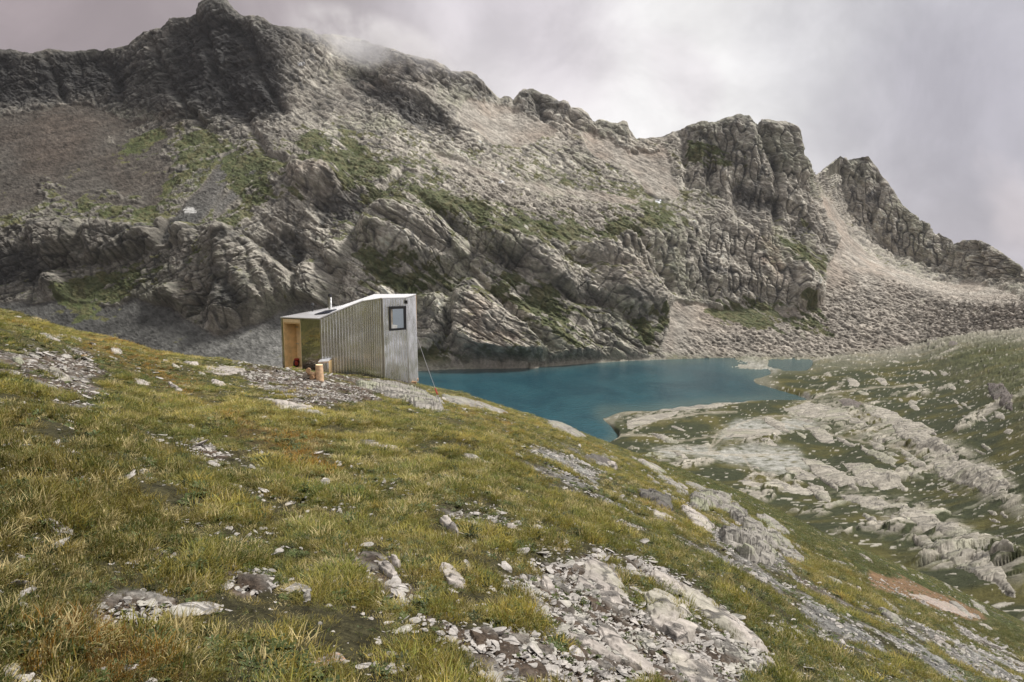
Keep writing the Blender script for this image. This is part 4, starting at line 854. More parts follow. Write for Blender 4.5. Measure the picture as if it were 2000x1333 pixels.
def put_stone(px, py, wpx, label, group=None, me=None, yaw=None, sink=0.12, name='stone'):
    p = ground_px(px, py)[0]; r = np.linalg.norm(p); size = wpx / FPX * r
    me = me or random.choice(stones); o = bpy.data.objects.new(name, me); C.objects.link(o)
    nv = Vector(gnorm(p[0:1], p[1:2])[0]).normalized()
    q = nv.to_track_quat('Z', 'Y'); yaw = random.uniform(0, 6.28) if yaw is None else yaw
    o.rotation_mode = 'QUATERNION'; o.rotation_quaternion = q @ Matrix.Rotation(yaw, 3, 'Z').to_quaternion() @ Matrix.Rotation(random.uniform(-0.2, 0.2), 3, 'X').to_quaternion()
    zext = max(v.co.z for v in list(me.vertices)[::7]) * size
    o.location = Vector(p) + nv * (zext * (0.55 - sink)); o.scale = (size,) * 3
    return tag(o, label, 'stone', group)
named = [(222, 836, 24, 'smooth pale stone alone in the grass, below the upper left rubble', 0), (392, 889, 20, 'blue grey stone beside the narrow gravel streak in the left grass', 3), (687, 901, 20, 'pale stone in the grass straight below the wedge shaped slab', 5),
         (515, 1029, 22, 'white angular stone alone in the middle of the left grass', 1), (260, 1100, 30, 'pale triangular stone in the dark grass near the lower left', 6), (177, 1142, 24, 'small pale stone in the deep grass of the lower left', 8),
         (120, 1036, 62, 'wide flat grey stone half sunk in the left grass', 9), (387, 1194, 100, 'long flat grey slab in the lower left turf, widest stone there', 10), (658, 1130, 46, 'big pale standing stone by the left end of the gravel field', 2),
         (632, 1300, 82, 'rust stained pointed slab at the bottom edge', -1), (770, 1312, 50, 'blue grey slab at the bottom edge beside the gravel field', 11), (884, 1154, 48, 'large pale wedge stone inside the gravel field', 4),
         (905, 1140, 14, 'slim upright stone leaning behind the large pale wedge stone', 6), (1040, 1265, 34, 'pale round stone in the lower part of the gravel field', 12), (1025, 1252, 22, 'pale stone touching the round stone in the lower gravel field', 7),
         (930, 1020, 40, 'pale rounded stone of the small stone row above the gravel field', 0), (965, 1022, 34, 'pale oval stone at the end of the small stone row', 5), (867, 1038, 22, 'grey stone with a dark underside below the small stone row', 3),
         (570, 1284, 34, 'pale stone in the turf left of the rust stained slab', 13), (1358, 1079, 16, 'reddish pale stone on the gravel gully', -1), (1558, 1236, 28, 'brown rounded boulder alone in the lower right turf', 13),
         (10, 900, 30, 'pink grey stone at the left edge of the frame in the grass', 1), (58, 905, 18, 'white stone in the short stone row at the left edge', 4), (80, 903, 20, 'pale stone closing the short stone row at the left edge', 8), (20, 1318, 40, 'pale flat stone in the bottom left corner', 9),
         (55, 772, 30, 'pale slab fragment below the large tilted slab', 10), (170, 700, 36, 'flat pale block on the right side of the upper left rubble', 2), (232, 862, 12, 'tiny white stone below the smooth lone stone', 7), (640, 745, 20, 'pale flat stone leaning at the foot of the cabin wall', 4),
         (1012, 890, 26, 'pale stone at the top of the gravel gully', 12), (735, 805, 14, 'light stone in turf below the cabin outcrop', 5), (905, 821, 22, 'pale blocky stone below the guy wire foot', 6), (1120, 1060, 20, 'pale stone in turf above the upper bedrock plate', 11)]
for px_, py_, w_, lb, k in named:
    put_stone(px_, py_, w_ * 1.1, lb, None, stones_r[0] if k < 0 else stones[k])
grp = [(rubble[0], 34, (8, 26), 'flat pale stone in the upper left rubble patch', 'stones of the upper left rubble patch'), (rubble[1], 10, (6, 16), 'small pale stone in the band below the upper left rubble', 'stones of the band below the upper left rubble'),
       (rubble[2], 26, (5, 11), 'small pale stone in the narrow streak in the left grass', 'stones of the narrow streak'), (rubble[3], 30, (4, 14), 'small stone scattered on the ground before the cabin', 'stones before the cabin'),
       (rubble[6], 70, (9, 30), 'angular pale stone in the large gravel field', 'stones of the large gravel field'), (rubble[7], 26, (8, 24), 'pale stone between the bedrock plates', 'stones between the bedrock plates'),
       (rubble[5], 10, (6, 15), 'small stone in the stone row above the gravel field', 'stones of the small stone row'), (rubble[9], 12, (8, 20), 'pale stone in the bare soil patch among the tussocks', 'stones of the bare soil patch'), (rubble[10], 10, (7, 18), 'pale stone in the lower left bare patch', 'stones of the lower left bare patch'),
       (rubble[8], 8, (7, 18), 'pale stone in the small bare patch of the left grass', 'stones of the small bare patch'), (gully[0], 36, (5, 16), 'loose grey stone in the gravel gully', 'stones of the gravel gully')]
for poly, cnt, (a, b_), lb, gp in grp:
    pa = np.array(poly); k = 0
    while k < cnt:
        q = (random.uniform(pa[:, 0].min(), pa[:, 0].max()), random.uniform(pa[:, 1].min(), pa[:, 1].max()))
        if not (0 < q[0] < 2000 and q[1] < 1340 and inpoly(np.array([q[0]]), np.array([q[1]]), poly)[0]): continue
        put_stone(q[0], q[1], a + (b_ - a) * random.random() ** 2.2, lb, gp); k += 1

# ---- scattered stuff by geometry nodes: points carry their turn, size, kind and tint
def scatter(name, pts, rot, scl, idx, tint, sources, label, cat):
    coll = bpy.data.collections.new(name + '_sources')
    for s in sources: coll.objects.link(s)
    me = bpy.data.meshes.new(name); me.vertices.add(len(pts)); me.vertices.foreach_set('co', np.ascontiguousarray(pts, F32).ravel())
    a = me.attributes.new('rot', 'FLOAT_VECTOR', 'POINT'); a.data.foreach_set('vector', np.ascontiguousarray(rot, F32).ravel())
    a = me.attributes.new('scl', 'FLOAT_VECTOR', 'POINT'); a.data.foreach_set('vector', np.ascontiguousarray(scl, F32).ravel())
    a = me.attributes.new('idx', 'INT', 'POINT'); a.data.foreach_set('value', np.ascontiguousarray(idx, np.int32))
    a = me.attributes.new('tint', 'FLOAT_VECTOR', 'POINT'); a.data.foreach_set('vector', np.ascontiguousarray(tint, F32).ravel())
    o = bpy.data.objects.new(name, me); C.objects.link(o)
    ng = bpy.data.node_groups.new(name, 'GeometryNodeTree')
    ng.interface.new_socket('Geometry', in_out='INPUT', socket_type='NodeSocketGeometry'); ng.interface.new_socket('Geometry', in_out='OUTPUT', socket_type='NodeSocketGeometry')
    gi = ng.nodes.new('NodeGroupInput'); go = ng.nodes.new('NodeGroupOutput'); ip = ng.nodes.new('GeometryNodeInstanceOnPoints'); ci = ng.nodes.new('GeometryNodeCollectionInfo')
    ci.inputs['Collection'].default_value = coll; ci.inputs['Separate Children'].default_value = True; ci.inputs['Reset Children'].default_value = True
    def na(nm, t):
        nd = ng.nodes.new('GeometryNodeInputNamedAttribute'); nd.data_type = t; nd.inputs['Name'].default_value = nm; return nd.outputs['Attribute']
    L = ng.links.new
    L(gi.outputs[0], ip.inputs['Points']); L(ci.outputs[0], ip.inputs['Instance']); ip.inputs['Pick Instance'].default_value = True
    L(na('idx', 'INT'), ip.inputs['Instance Index']); L(na('rot', 'FLOAT_VECTOR'), ip.inputs['Rotation']); L(na('scl', 'FLOAT_VECTOR'), ip.inputs['Scale']); L(ip.outputs[0], go.inputs[0])
    md = o.modifiers.new('scatter', 'NODES'); md.node_group = ng
    return tag(o, label, cat, kind='stuff')
def wedge_points(n, r0, r1, az=42):
    """points spread evenly over the picture area rather than over the ground, between two distances"""
    out = []
    rr = np.sqrt(rng.uniform(r0 ** 2, r1 ** 2, n)); aa = np.radians(rng.uniform(-az, az, n))
    return np.stack([np.sin(aa) * rr, np.cos(aa) * rr], -1)
def visible(x, y, z, lift=0.12):
    """drop points behind the crest"""
    r = np.hypot(x, y); az = np.degrees(np.arctan2(x, y)); rc = np.interp(az, _az, _rc)
    return r < rc + 5
# grass tufts
def tuft(seed, nb, hgt, spread, droop, wid, segs=3):
    rs = np.random.default_rng(seed); vs, fs = [], []
    for b_ in range(nb):
        a = rs.uniform(0, 6.283); rad = spread * 0.5 * math.sqrt(rs.random()); bx, by = rad * math.cos(a), rad * math.sin(a)
        d = a + rs.normal() * 0.7; L = hgt * rs.uniform(0.55, 1.15); lean = rs.uniform(0.15, 0.9) * droop; w0 = wid * rs.uniform(0.6, 1.3)
        px_, py_ = -math.sin(d), math.cos(d); k0 = len(vs); x = bx; y = by; z = -0.02; ang = lean * 0.35
        for s in range(segs + 1):
            ww = w0 * (1 - (s / segs) ** 1.5) * 0.5
            if s < segs: vs += [(x + px_ * ww, y + py_ * ww, z), (x - px_ * ww, y - py_ * ww, z)]
            else: vs.append((x, y, z))
            st = L / segs; x += math.cos(d) * math.sin(ang) * st; y += math.sin(d) * math.sin(ang) * st; z += math.cos(ang) * st; ang += lean * 1.1 / segs * 1.3
        for s in range(segs - 1):
            i = k0 + 2 * s; fs.append((i, i + 1, i + 3, i + 2))
        i = k0 + 2 * (segs - 1); fs.append((i, i + 1, i + 2))
    me = bpy.data.meshes.new('tuft'); me.from_pydata(vs, [], fs); return me
m_gr, n = new_mat('grass_blade')
ti = n.n('ShaderNodeAttribute', dict(attribute_name='tint', attribute_type='INSTANCER')).outputs['Color']
oc = n.n('ShaderNodeTexCoord').outputs['Object']; hz = n.n('ShaderNodeSeparateXYZ', None, _0=oc).outputs[2]
nb_ = n.noise(oc, 60, 2, 0.5)
c = n.mix(n.ramp(nb_.outputs[0], 0.55, 0.68), ti, (0.36, 0.30, 0.15))
c = n.mix(n.math('MULTIPLY', n.ramp(hz, 0.05, 0.14), 0.35), c, (0.28, 0.25, 0.10))
bs = n.n('ShaderNodeBsdfPrincipled', None, Base__Color=c, Roughness=0.55); bs.inputs['Specular IOR Level'].default_value = 0.25
tr = n.n('ShaderNodeBsdfTranslucent', None, Color=c)
n.n('ShaderNodeOutputMaterial', None, Surface=n.n('ShaderNodeMixShader', None, _0=0.22, _1=bs.outputs[0], _2=tr.outputs[0]).outputs[0])
tufts = []
for i in range(9):
    lo = i >= 6
    me = tuft(i + 90, (46, 60, 70)[i % 3] if not lo else 46, (0.066, 0.086, 0.11)[i % 3] if not lo else 0.032, 0.20 if not lo else 0.22, (0.9, 1.15, 1.4)[i % 3], 0.0042 if not lo else 0.006)
    me.materials.append(m_gr); t_ = bpy.data.objects.new('tuft_%02d' % i, me); tufts.append(t_)
def herb(seed, nl, rad, up):
    rs = np.random.default_rng(seed); vs, fs = [], []
    for i in range(nl):
        a = rs.uniform(0, 6.283); L = rad * rs.uniform(0.5, 1.1); wd = L * rs.uniform(0.22, 0.4); bx, by = rs.normal(0, rad * 0.35, 2); e = up * rs.uniform(0.2, 1.0)
        ca_, sa_ = math.cos(a), math.sin(a); k0 = len(vs)
        for t, ww, hh_ in ((0, 0.15, 0), (0.45, 1, 0.75), (0.8, 0.7, 1.0)):
            for sg in (1, -1): vs.append((bx + ca_ * L * t - sa_ * wd * ww * 0.5 * sg, by + sa_ * L * t + ca_ * wd * ww * 0.5 * sg, 0.004 + e * L * hh_))
        vs.append((bx + ca_ * L, by + sa_ * L, 0.004 + e * L * 0.8)); fs += [(k0, k0 + 1, k0 + 3, k0 + 2), (k0 + 2, k0 + 3, k0 + 5, k0 + 4), (k0 + 4, k0 + 5, k0 + 6)]
    me = bpy.data.meshes.new('herb'); me.from_pydata(vs, [], fs); return me
for i in range(3):
    me = herb(i + 40, (60, 44, 80)[i], (0.035, 0.05, 0.022)[i], (0.6, 0.9, 0.5)[i]); me.materials.append(m_gr); t_ = bpy.data.objects.new('tuft_h%d' % i, me); tufts.append(t_)
pts = np.concatenate([wedge_points(20000, 1.3, 5), wedge_points(46000, 5, 12), wedge_points(90000, 12, 26, 41), wedge_points(150000, 26, 66, 40)])
x, y = pts[:, 0], pts[:, 1]; z = ground_z(x, y); P3 = np.stack([x, y, z], -1)
rb, gu, di, ru = zones(P3)
_ex, _ey = to_px(P3); di = np.maximum(di, 0.9 * samp(EARTH, _ex, _ey))
n1 = fbm(x.astype(F32), y.astype(F32), 0 * x, 1.1, 4); n3 = fbm(x.astype(F32), y.astype(F32), 0 * x + 5, 5.0, 4); n4 = fbm(x.astype(F32), y.astype(F32), 0 * x + 15, 0.5, 2)
bare = np.clip(rb * 1.15 + gu * 0.75 + di, 0, 1)
keep = (rng.random(len(x)) > sstep(bare + 0.5 * n1, 0.18, 0.62) * 0.90) & visible(x, y, z) & (rng.random(len(x)) > 0.6 * sstep(-n4, 0.0, 0.3))
x, y, z, n1, n3, n4, ru, bare = (a[keep] for a in (x, y, z, n1, n3, n4, ru, bare)); K = len(x)
gn = gnorm(x, y); gn /= np.linalg.norm(gn, axis=1)[:, None]
lean = 0.6
rot = np.stack([np.arctan2(-gn[:, 1], gn[:, 2]) * lean + rng.normal(0, 0.12, K), np.arctan2(gn[:, 0], gn[:, 2]) * lean + rng.normal(0, 0.12, K), rng.uniform(0, 6.28, K)], -1)
rt = rng.random(K)
low = (rt < 0.30 + 0.5 * bare)
idx = np.where(low, 6 + rng.integers(0, 3, K), rng.integers(0, 6, K)); isherb = rng.random(K) < 0.22 + 0.6 * sstep(bare, 0.2, 0.5) + 0.5 * sstep(n1 - 0.6 * n3, 0.1, 0.5); idx = np.where(isherb, 9 + rng.integers(0, 3, K), idx)
r_ = np.hypot(x, y); sc_ = (0.75 + 0.55 * rng.random(K)) * (1 + 0.35 * np.clip(n3, -0.6, 0.8)) * (1 - 0.45 * sstep(bare, 0.05, 0.4)) * (0.8 + 0.2 * sstep(r_, 2, 8))
scl = np.stack([sc_ * 1.1, sc_ * 1.1, sc_ * (0.85 + 0.3 * rng.random(K))], -1)
pal = np.array([(0.065, 0.095, 0.018), (0.175, 0.175, 0.028), (0.32, 0.26, 0.055), (0.34, 0.18, 0.028), (0.52, 0.42, 0.20)])
q = 1.35 + 1.5 * n3 + 1.2 * n1 + 0.6 * rng.normal(size=K)
q = np.clip(q, 0, 2.2); iq = q.astype(int); fq = (q - iq)[:, None]
cl_ = sstep(n4, -0.35, 0.3); scl[:, 2] *= 0.8 * (0.35 + 0.85 * cl_) * (1 - 0.3 * sstep(r_, 5, 12)) * (1 - 0.35 * sstep(r_, 14, 30)); scl[:, :2] *= (0.6 + 0.6 * cl_)[:, None]
tint = pal[iq] * (1 - fq) + pal[np.minimum(iq + 1, 3)] * fq
tint = np.where((rng.random(K) < 0.5 * sstep(ru + 0.3 * n1, 0.3, 0.7) + 0.3 * sstep(n3 + 0.5 * n1, 0.2, 0.5))[:, None], pal[3] * (0.7 + 0.5 * rng.random((K, 1))), tint)
lf = (1 - sstep(x / np.maximum(y, 0.5), -0.75, -0.2)) * (1 - sstep(r_, 5, 11)); tint *= (1 - 0.45 * lf)[:, None]  # lower left tufts: dark grass, with lens vignetting painted into the tint
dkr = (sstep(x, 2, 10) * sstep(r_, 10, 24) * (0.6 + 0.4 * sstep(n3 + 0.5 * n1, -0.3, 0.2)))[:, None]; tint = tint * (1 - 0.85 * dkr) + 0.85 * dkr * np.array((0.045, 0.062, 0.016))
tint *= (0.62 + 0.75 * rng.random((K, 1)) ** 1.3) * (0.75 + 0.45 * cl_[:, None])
tint = np.where(isherb[:, None], np.array((0.055, 0.072, 0.022)) * (0.5 + 1.1 * rng.random((K, 1))), tint)
tint = np.where((~isherb & (rng.random(K) < 0.15 * (1 - 0.8 * dkr[:, 0])))[:, None], pal[4] * (0.7 + 0.5 * rng.random((K, 1))), tint)
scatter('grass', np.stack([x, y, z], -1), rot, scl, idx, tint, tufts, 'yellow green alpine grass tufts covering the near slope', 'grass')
# gravel
gst = []
for i in range(6):
    me = stones[i].copy(); t_ = bpy.data.objects.new('chip_%02d' % i, me); gst.append(t_)
pts = np.concatenate([wedge_points(130000, 2, 8), wedge_points(190000, 8, 22), wedge_points(190000, 22, 62, 40)])
x, y = pts[:, 0], pts[:, 1]; P3 = np.stack([x, y, ground_z(x, y)], -1); rb, gu, di, ru = zones(P3)
n1 = fbm(x.astype(F32), y.astype(F32), 0 * x + 70, 0.6, 3)
n5 = fbm(x.astype(F32), y.astype(F32), 0 * x + 170, 1.8, 4)
den = np.clip(0.95 * sstep(rb + 0.35 * n1, 0.22, 0.6) + 0.7 * sstep(gu + 0.6 * n1, 0.35, 0.8) + 0.25 * di, 0, 1) + 0.10 + 0.26 * sstep(n5, 0.1, 0.4)
keep = (rng.random(len(x)) < den) & visible(x, y, 0)
P3 = P3[keep]; K = len(P3)
s_ = 0.010 + 0.075 * rng.random(K) ** 4.0 + 0.16 * (rng.random(K) < 0.022) * rng.random(K)
s_ *= 0.8 + 0.5 * sstep(np.hypot(P3[:, 0], P3[:, 1]), 8, 25)
P3[:, 2] += s_ * 0.12
rot = np.stack([rng.normal(0.05, 0.25, K), rng.normal(0.2, 0.25, K), rng.uniform(0, 6.28, K)], -1)
scatter('gravel', P3, rot, np.repeat(s_[:, None], 3, 1), rng.integers(0, 6, K), np.ones((K, 3)), gst, 'small pale stone chips strewn over the bare patches', 'gravel')


# ================================================================== METAL CABIN
def zof(py, Y):
    v = (666.5 - py) / FPX; c, s = math.cos(R(PITCH)), math.sin(R(PITCH)); return Y * (v * c - s) / (c + v * s)
def xof(px, Y, z):
    c, s = math.cos(R(PITCH)), math.sin(R(PITCH)); return (px - 1000) / FPX * (Y * c - z * s)
def corner(px, pt, pb, Y):
    zt = zof(pt, Y); return dict(x=xof(px, Y, zt), y=Y, t=zt, b=zof(pb, Y))
K1 = corner(549.5, 622.0, 720, 32.0); K2 = corner(625.5, 624.6, 733, 30.0); K3 = corner(708, 589.8, 737, 30.2); K4 = corner(746, 583.9, 746, 29.7)
K5 = corner(793.5, 582.6, 748, 30.3); K6 = corner(810.5, 577.2, 747, 31.4); B2 = corner(732, 577.2, 738, 33.6); B1 = corner(670, 598.5, 730, 33.2); KB = corner(579, 616.0, 720, 32.62)
tk = (660 - 625.5) / (708 - 625.5)
K2k = dict(x=lerp(K2['x'], K3['x'], tk), y=lerp(K2['y'], K3['y'], tk), t=0, b=lerp(K2['b'], K3['b'], tk)); K2k['t'] = zof(609.0, K2k['y'])
cab = empty('mountain_cabin', (-8.2, 31.4, K2['b'])); tag(cab, 'mirror clad corrugated metal cabin with plywood entrance on the crest above the lake', 'cabin')
m_corr, n = new_mat('corrugated_metal')
pos = n.n('ShaderNodeNewGeometry').outputs['Position']
n1 = n.noise(pos, 1.2, 4, 0.6); n2 = n.noise(n.n('ShaderNodeMapping', None, Vector=pos, Scale=(14, 14, 1.5)).outputs[0], 1.0, 3, 0.6)
cc = n.mix(n.ramp(n1.outputs[0], 0.35, 0.65), (0.93, 0.945, 0.96), (0.80, 0.81, 0.825))
n3 = n.noise(n.n('ShaderNodeMapping', None, Vector=pos, Scale=(1.3, 1.3, 0.55)).outputs[0], 1.0, 2, 0.5)
bp0 = n.n('ShaderNodeBump', None, Strength=1.0, Distance=0.085, Height=n3.outputs[0])
bp = n.n('ShaderNodeBump', None, Strength=0.35, Distance=0.012, Height=n2.outputs[0], Normal=bp0.outputs[0])
b = n.n('ShaderNodeBsdfPrincipled', None, Base__Color=cc, Metallic=1.0, Roughness=n.ramp(n1.outputs[0], 0.3, 0.7, 0.13, 0.24), Normal=bp.outputs[0])
n.n('ShaderNodeOutputMaterial', None, Surface=b.outputs[0])
m_mir, n = new_mat('mirror_panel')
pos = n.n('ShaderNodeNewGeometry').outputs['Position']; n1 = n.noise(pos, 1.6, 3, 0.5)
bp = n.n('ShaderNodeBump', None, Strength=0.35, Distance=0.03, Height=n1.outputs[0])
b = n.n('ShaderNodeBsdfPrincipled', None, Base__Color=(0.50, 0.49, 0.45), Metallic=1.0, Roughness=0.05, Normal=bp.outputs[0])
n.n('ShaderNodeOutputMaterial', None, Surface=b.outputs[0])
m_roof, n = new_mat('roof_metal')
b = n.n('ShaderNodeBsdfPrincipled', None, Base__Color=(0.86, 0.85, 0.85), Metallic=0.55, Roughness=0.38)
n.n('ShaderNodeOutputMaterial', None, Surface=b.outputs[0])
m_ply = simple_mat('plywood', (0.85, 0.60, 0.30), 0.6, var=0.18, scale=3.0)
m_ply2 = simple_mat('pale_plywood', (0.90, 0.68, 0.40), 0.6, var=0.12, scale=5.0)
m_wood = simple_mat('timber', (0.36, 0.22, 0.12), 0.75, var=0.25, scale=6.0)
m_cut = simple_mat('cut_wood', (0.60, 0.40, 0.24), 0.75, var=0.25, scale=14.0)
m_grw = simple_mat('weathered_wood', (0.30, 0.26, 0.21), 0.8, var=0.3, scale=10.0)
m_blk = simple_mat('black_frame', (0.015, 0.015, 0.016), 0.45, var=0.1)
m_stl = simple_mat('steel', (0.55, 0.55, 0.55), 0.3, 1.0, var=0.1)
m_red = simple_mat('red_fabric', (0.26, 0.03, 0.018), 0.8, var=0.2, scale=20); m_bkf = simple_mat('black_fabric', (0.02, 0.02, 0.022), 0.85, var=0.2, scale=20); m_lim = simple_mat('lime_fabric', (0.35, 0.45, 0.04), 0.8)
def V(k, w_): return Vector((k['x'], k['y'], k[w_]))
class MB:
    def __init__(s): s.v = []; s.f = []
    def face(s, *p): i = len(s.v); s.v += [tuple(q) for q in p]; s.f.append(tuple(range(i, i + len(p)))); return s
    def hexa(s, p):                                                    # 8 corners: bottom ring 0-3, top ring 4-7
        i = len(s.v); s.v += [tuple(q) for q in p]
        for f in ((3, 2, 1, 0), (4, 5, 6, 7), (0, 1, 5, 4), (1, 2, 6, 5), (2, 3, 7, 6), (3, 0, 4, 7)): s.f.append(tuple(i + k for k in f))
        return s
    def box(s, c, ax, ay, az):
        c, ax, ay, az = Vector(c), Vector(ax), Vector(ay), Vector(az)
        return s.hexa([c + sx * ax + sy * ay + sz * az for sz in (-1, 1) for sx, sy in ((-1, -1), (1, -1), (1, 1), (-1, 1))])
    def tube(s, p0, p1, r0, r1=None, seg=12):
        p0, p1 = Vector(p0), Vector(p1); r1 = r0 if r1 is None else r1; d = (p1 - p0).normalized(); a = d.orthogonal().normalized(); b_ = d.cross(a); i = len(s.v)
        for p, r in ((p0, r0), (p1, r1)):
            for k in range(seg): t = 2 * math.pi * k / seg; s.v.append(tuple(p + r * (math.cos(t) * a + math.sin(t) * b_)))
        for k in range(seg): s.f.append((i + k, i + (k + 1) % seg, i + seg + (k + 1) % seg, i + seg + k))
        s.f.append(tuple(i + k for k in range(seg))[::-1]); s.f.append(tuple(i + seg + k for k in range(seg))); return s
    def build(s, name, mat, parent=None, bevel=0, smooth=False):
        me = bpy.data.meshes.new(name); me.from_pydata(s.v, [], s.f); me.validate()
        bm = bmesh.new(); bm.from_mesh(me); bmesh.ops.recalc_face_normals(bm, faces=bm.faces)
        if bevel: bmesh.ops.bevel(bm, geom=bm.edges[:], offset=bevel, segments=2, affect='EDGES')
        bm.to_mesh(me); bm.free(); return link_mesh(name, me, mat, parent, smooth)
def outn(A, Bc):
    d = Vector((Bc['x'] - A['x'], Bc['y'] - A['y'], 0)); return Vector((d.y, -d.x, 0)).normalized()      # points to the camera side for left-to-right walls
def corrugated(name, A, Bc, mids=(), pitch=0.13, amp=0.04, parent=cab):
    L = math.hypot(Bc['x'] - A['x'], Bc['y'] - A['y']); ns = int(L / pitch * 8) + 1; nrm = outn(A, Bc); ks = [0] + [m_[0] for m_ in mids] + [1]
    tt = [A['t']] + [m_[1] for m_ in mids] + [Bc['t']]; P = np.zeros((2, ns + 1, 3))
    for i in range(ns + 1):
        t = i / ns; ph = (t * L / pitch) % 1.0; o_ = amp * max(-1, min(1, 1.9 * math.sin(2 * math.pi * ph)))
        x_, y_ = lerp(A['x'], Bc['x'], t) + nrm.x * o_, lerp(A['y'], Bc['y'], t) + nrm.y * o_
        P[0, i] = (x_ + nrm.x * 0.05, y_ + nrm.y * 0.05, lerp(A['b'], Bc['b'], t)); P[1, i] = (x_, y_, float(np.interp(t, ks, tt)))
    return link_mesh(name, grid_mesh(name, P), m_corr, parent)
corrugated('wall', K2, K3, [(tk, K2k['t'])]); corrugated('wall', K3, K4, pitch=0.12); corrugated('wall', K4, K5, pitch=0.12, amp=0.05); corrugated('wall', K5, K6, pitch=0.12)
corrugated('wall', K6, B2); corrugated('wall', B2, B1); corrugated('wall', B1, KB); corrugated('wall', KB, K1)
for A in (K2, K4, K5): 
    MB().box((A['x'], A['y'] - 0.02, (A['t'] + A['b']) / 2), (0.022, 0, 0), (0, 0.02, 0), (0, 0, (A['t'] - A['b']) / 2 - 0.01)).build('corner_trim', m_stl, cab)
rf = MB()
def rquad(*ks):
    up = [V(k, 't') + Vector((0, 0, 0.045)) for k in ks]; dn = [V(k, 't') + Vector((0, 0, 0.012)) for k in ks]; n_ = len(ks)
    rf.face(*up); rf.face(*dn[::-1])
    return up, dn
def grow(k, dx, dy): q_ = dict(k); q_['x'] += dx; q_['y'] += dy; return q_
g1, g2, g2k, g3, g4, g5, g6, gb1, gb2, gkb = grow(K1, -.03, 0), grow(K2, -.02, -.05), grow(K2k, 0, -.05), grow(K3, 0, -.05), grow(K4, 0, -.05), grow(K5, .02, -.05), grow(K6, .04, 0), grow(B1, 0, .05), grow(B2, 0, .05), grow(KB, 0, .03)
rquad(g1, g2, g2k, gb1, gkb); rquad(gb1, g2k, g3, gb2); rquad(gb2, g3, g4, g5, g6)
ring = [g1, g2, g2k, g3, g4, g5, g6, gb2, gb1, gkb]
for i in range(len(ring)):
    a_, b_ = V(ring[i], 't'), V(ring[(i + 1) % len(ring)], 't'); u1, u2 = Vector((0, 0, .045)), Vector((0, 0, .012)); rf.face(a_ + u2, b_ + u2, b_ + u1, a_ + u1)
roof = rf.build('roof', m_roof, cab)
ribs = MB()                                                            # corrugation ribs across the roof
def rib_quad(a, b_, c_, d_, nn):
    for i in range(nn + 1):
        t = i / nn; p = V(a, 't').lerp(V(b_, 't'), t); q_ = V(d_, 't').lerp(V(c_, 't'), t); e = (V(b_, 't') - V(a, 't')).normalized() * 0.02; z_ = Vector((0, 0, 0.043)); h_ = Vector((0, 0, 0.024))
        ribs.hexa([p - e + z_, p + e + z_, q_ + e + z_, q_ - e + z_, p - e * .5 + z_ + h_, p + e * .5 + z_ + h_, q_ + e * .5 + z_ + h_, q_ - e * .5 + z_ + h_])
rib_quad(g2, g2k, gb1, g1, 30); rib_quad(g2k, g3, gb2, gb1, 22); rib_quad(g3, g5, g6, gb2, 26)
ribs.build('corrugation', m_roof, roof)
# entrance end: thin mirror strip, plywood porch, mirror panel
dv = Vector((K2['x'] - K1['x'], K2['y'] - K1['y'], 0)); EL = dv.length; dv.normalize(); nin = -outn(K1, K2); nin = Vector((nin.x, nin.y, 0))
def E(t, zf, dep=0.0):
    x_, y_ = lerp(K1['x'], K2['x'], t), lerp(K1['y'], K2['y'], t); bz_, tz_ = lerp(K1['b'], K2['b'], t), lerp(K1['t'], K2['t'], t)
    return Vector((x_, y_, lerp(bz_, tz_, zf))) + nin * dep
def eslab(t0, t1, z0, z1, d0, d1, mb=None):
    mb = mb or MB(); return mb.hexa([E(t0, z0, d0), E(t1, z0, d0), E(t1, z0, d1), E(t0, z0, d1), E(t0, z1, d0), E(t1, z1, d0), E(t1, z1, d1), E(t0, z1, d1)])
eslab(0.0, 0.035, 0, 1, 0, 0.03).build('edge_panel', m_mir, cab); eslab(0.50, 1.0, -0.02, 1, 0, 0.03).build('mirror_panel', m_mir, cab)
eslab(0.037, 0.498, 0.925, 0.99, 0.004, 0.05).build('lintel', m_ply2, cab)
po = eslab(0.037, 0.055, 0, 0.923, 0.005, 0.62).build('porch_lining', m_ply, cab)
eslab(0.482, 0.498, 0, 0.923, 0.005, 0.62).build('porch_lining', m_ply2, cab); eslab(0.057, 0.48, 0.90, 0.922, 0.03, 0.62).build('porch_ceiling', m_ply, cab)
eslab(0.057, 0.48, 0.0, 0.035, -0.01, 0.62).build('porch_floor', m_ply2, cab); eslab(0.037, 0.498, 0.0, 0.99, 0.625, 0.66).build('porch_back', m_ply, cab)
dr = eslab(0.10, 0.475, 0.045, 0.895, 0.58, 0.62).build('door', m_ply2, cab, bevel=0.004)
for zf in (0.80, 0.47): eslab(0.085, 0.15, zf, zf + 0.018, 0.565, 0.585).build('hinge', m_stl, dr)
MB().tube(E(0.44, 0.44, 0.58), E(0.44, 0.44, 0.53), 0.03).build('door_knob', m_blk, dr)
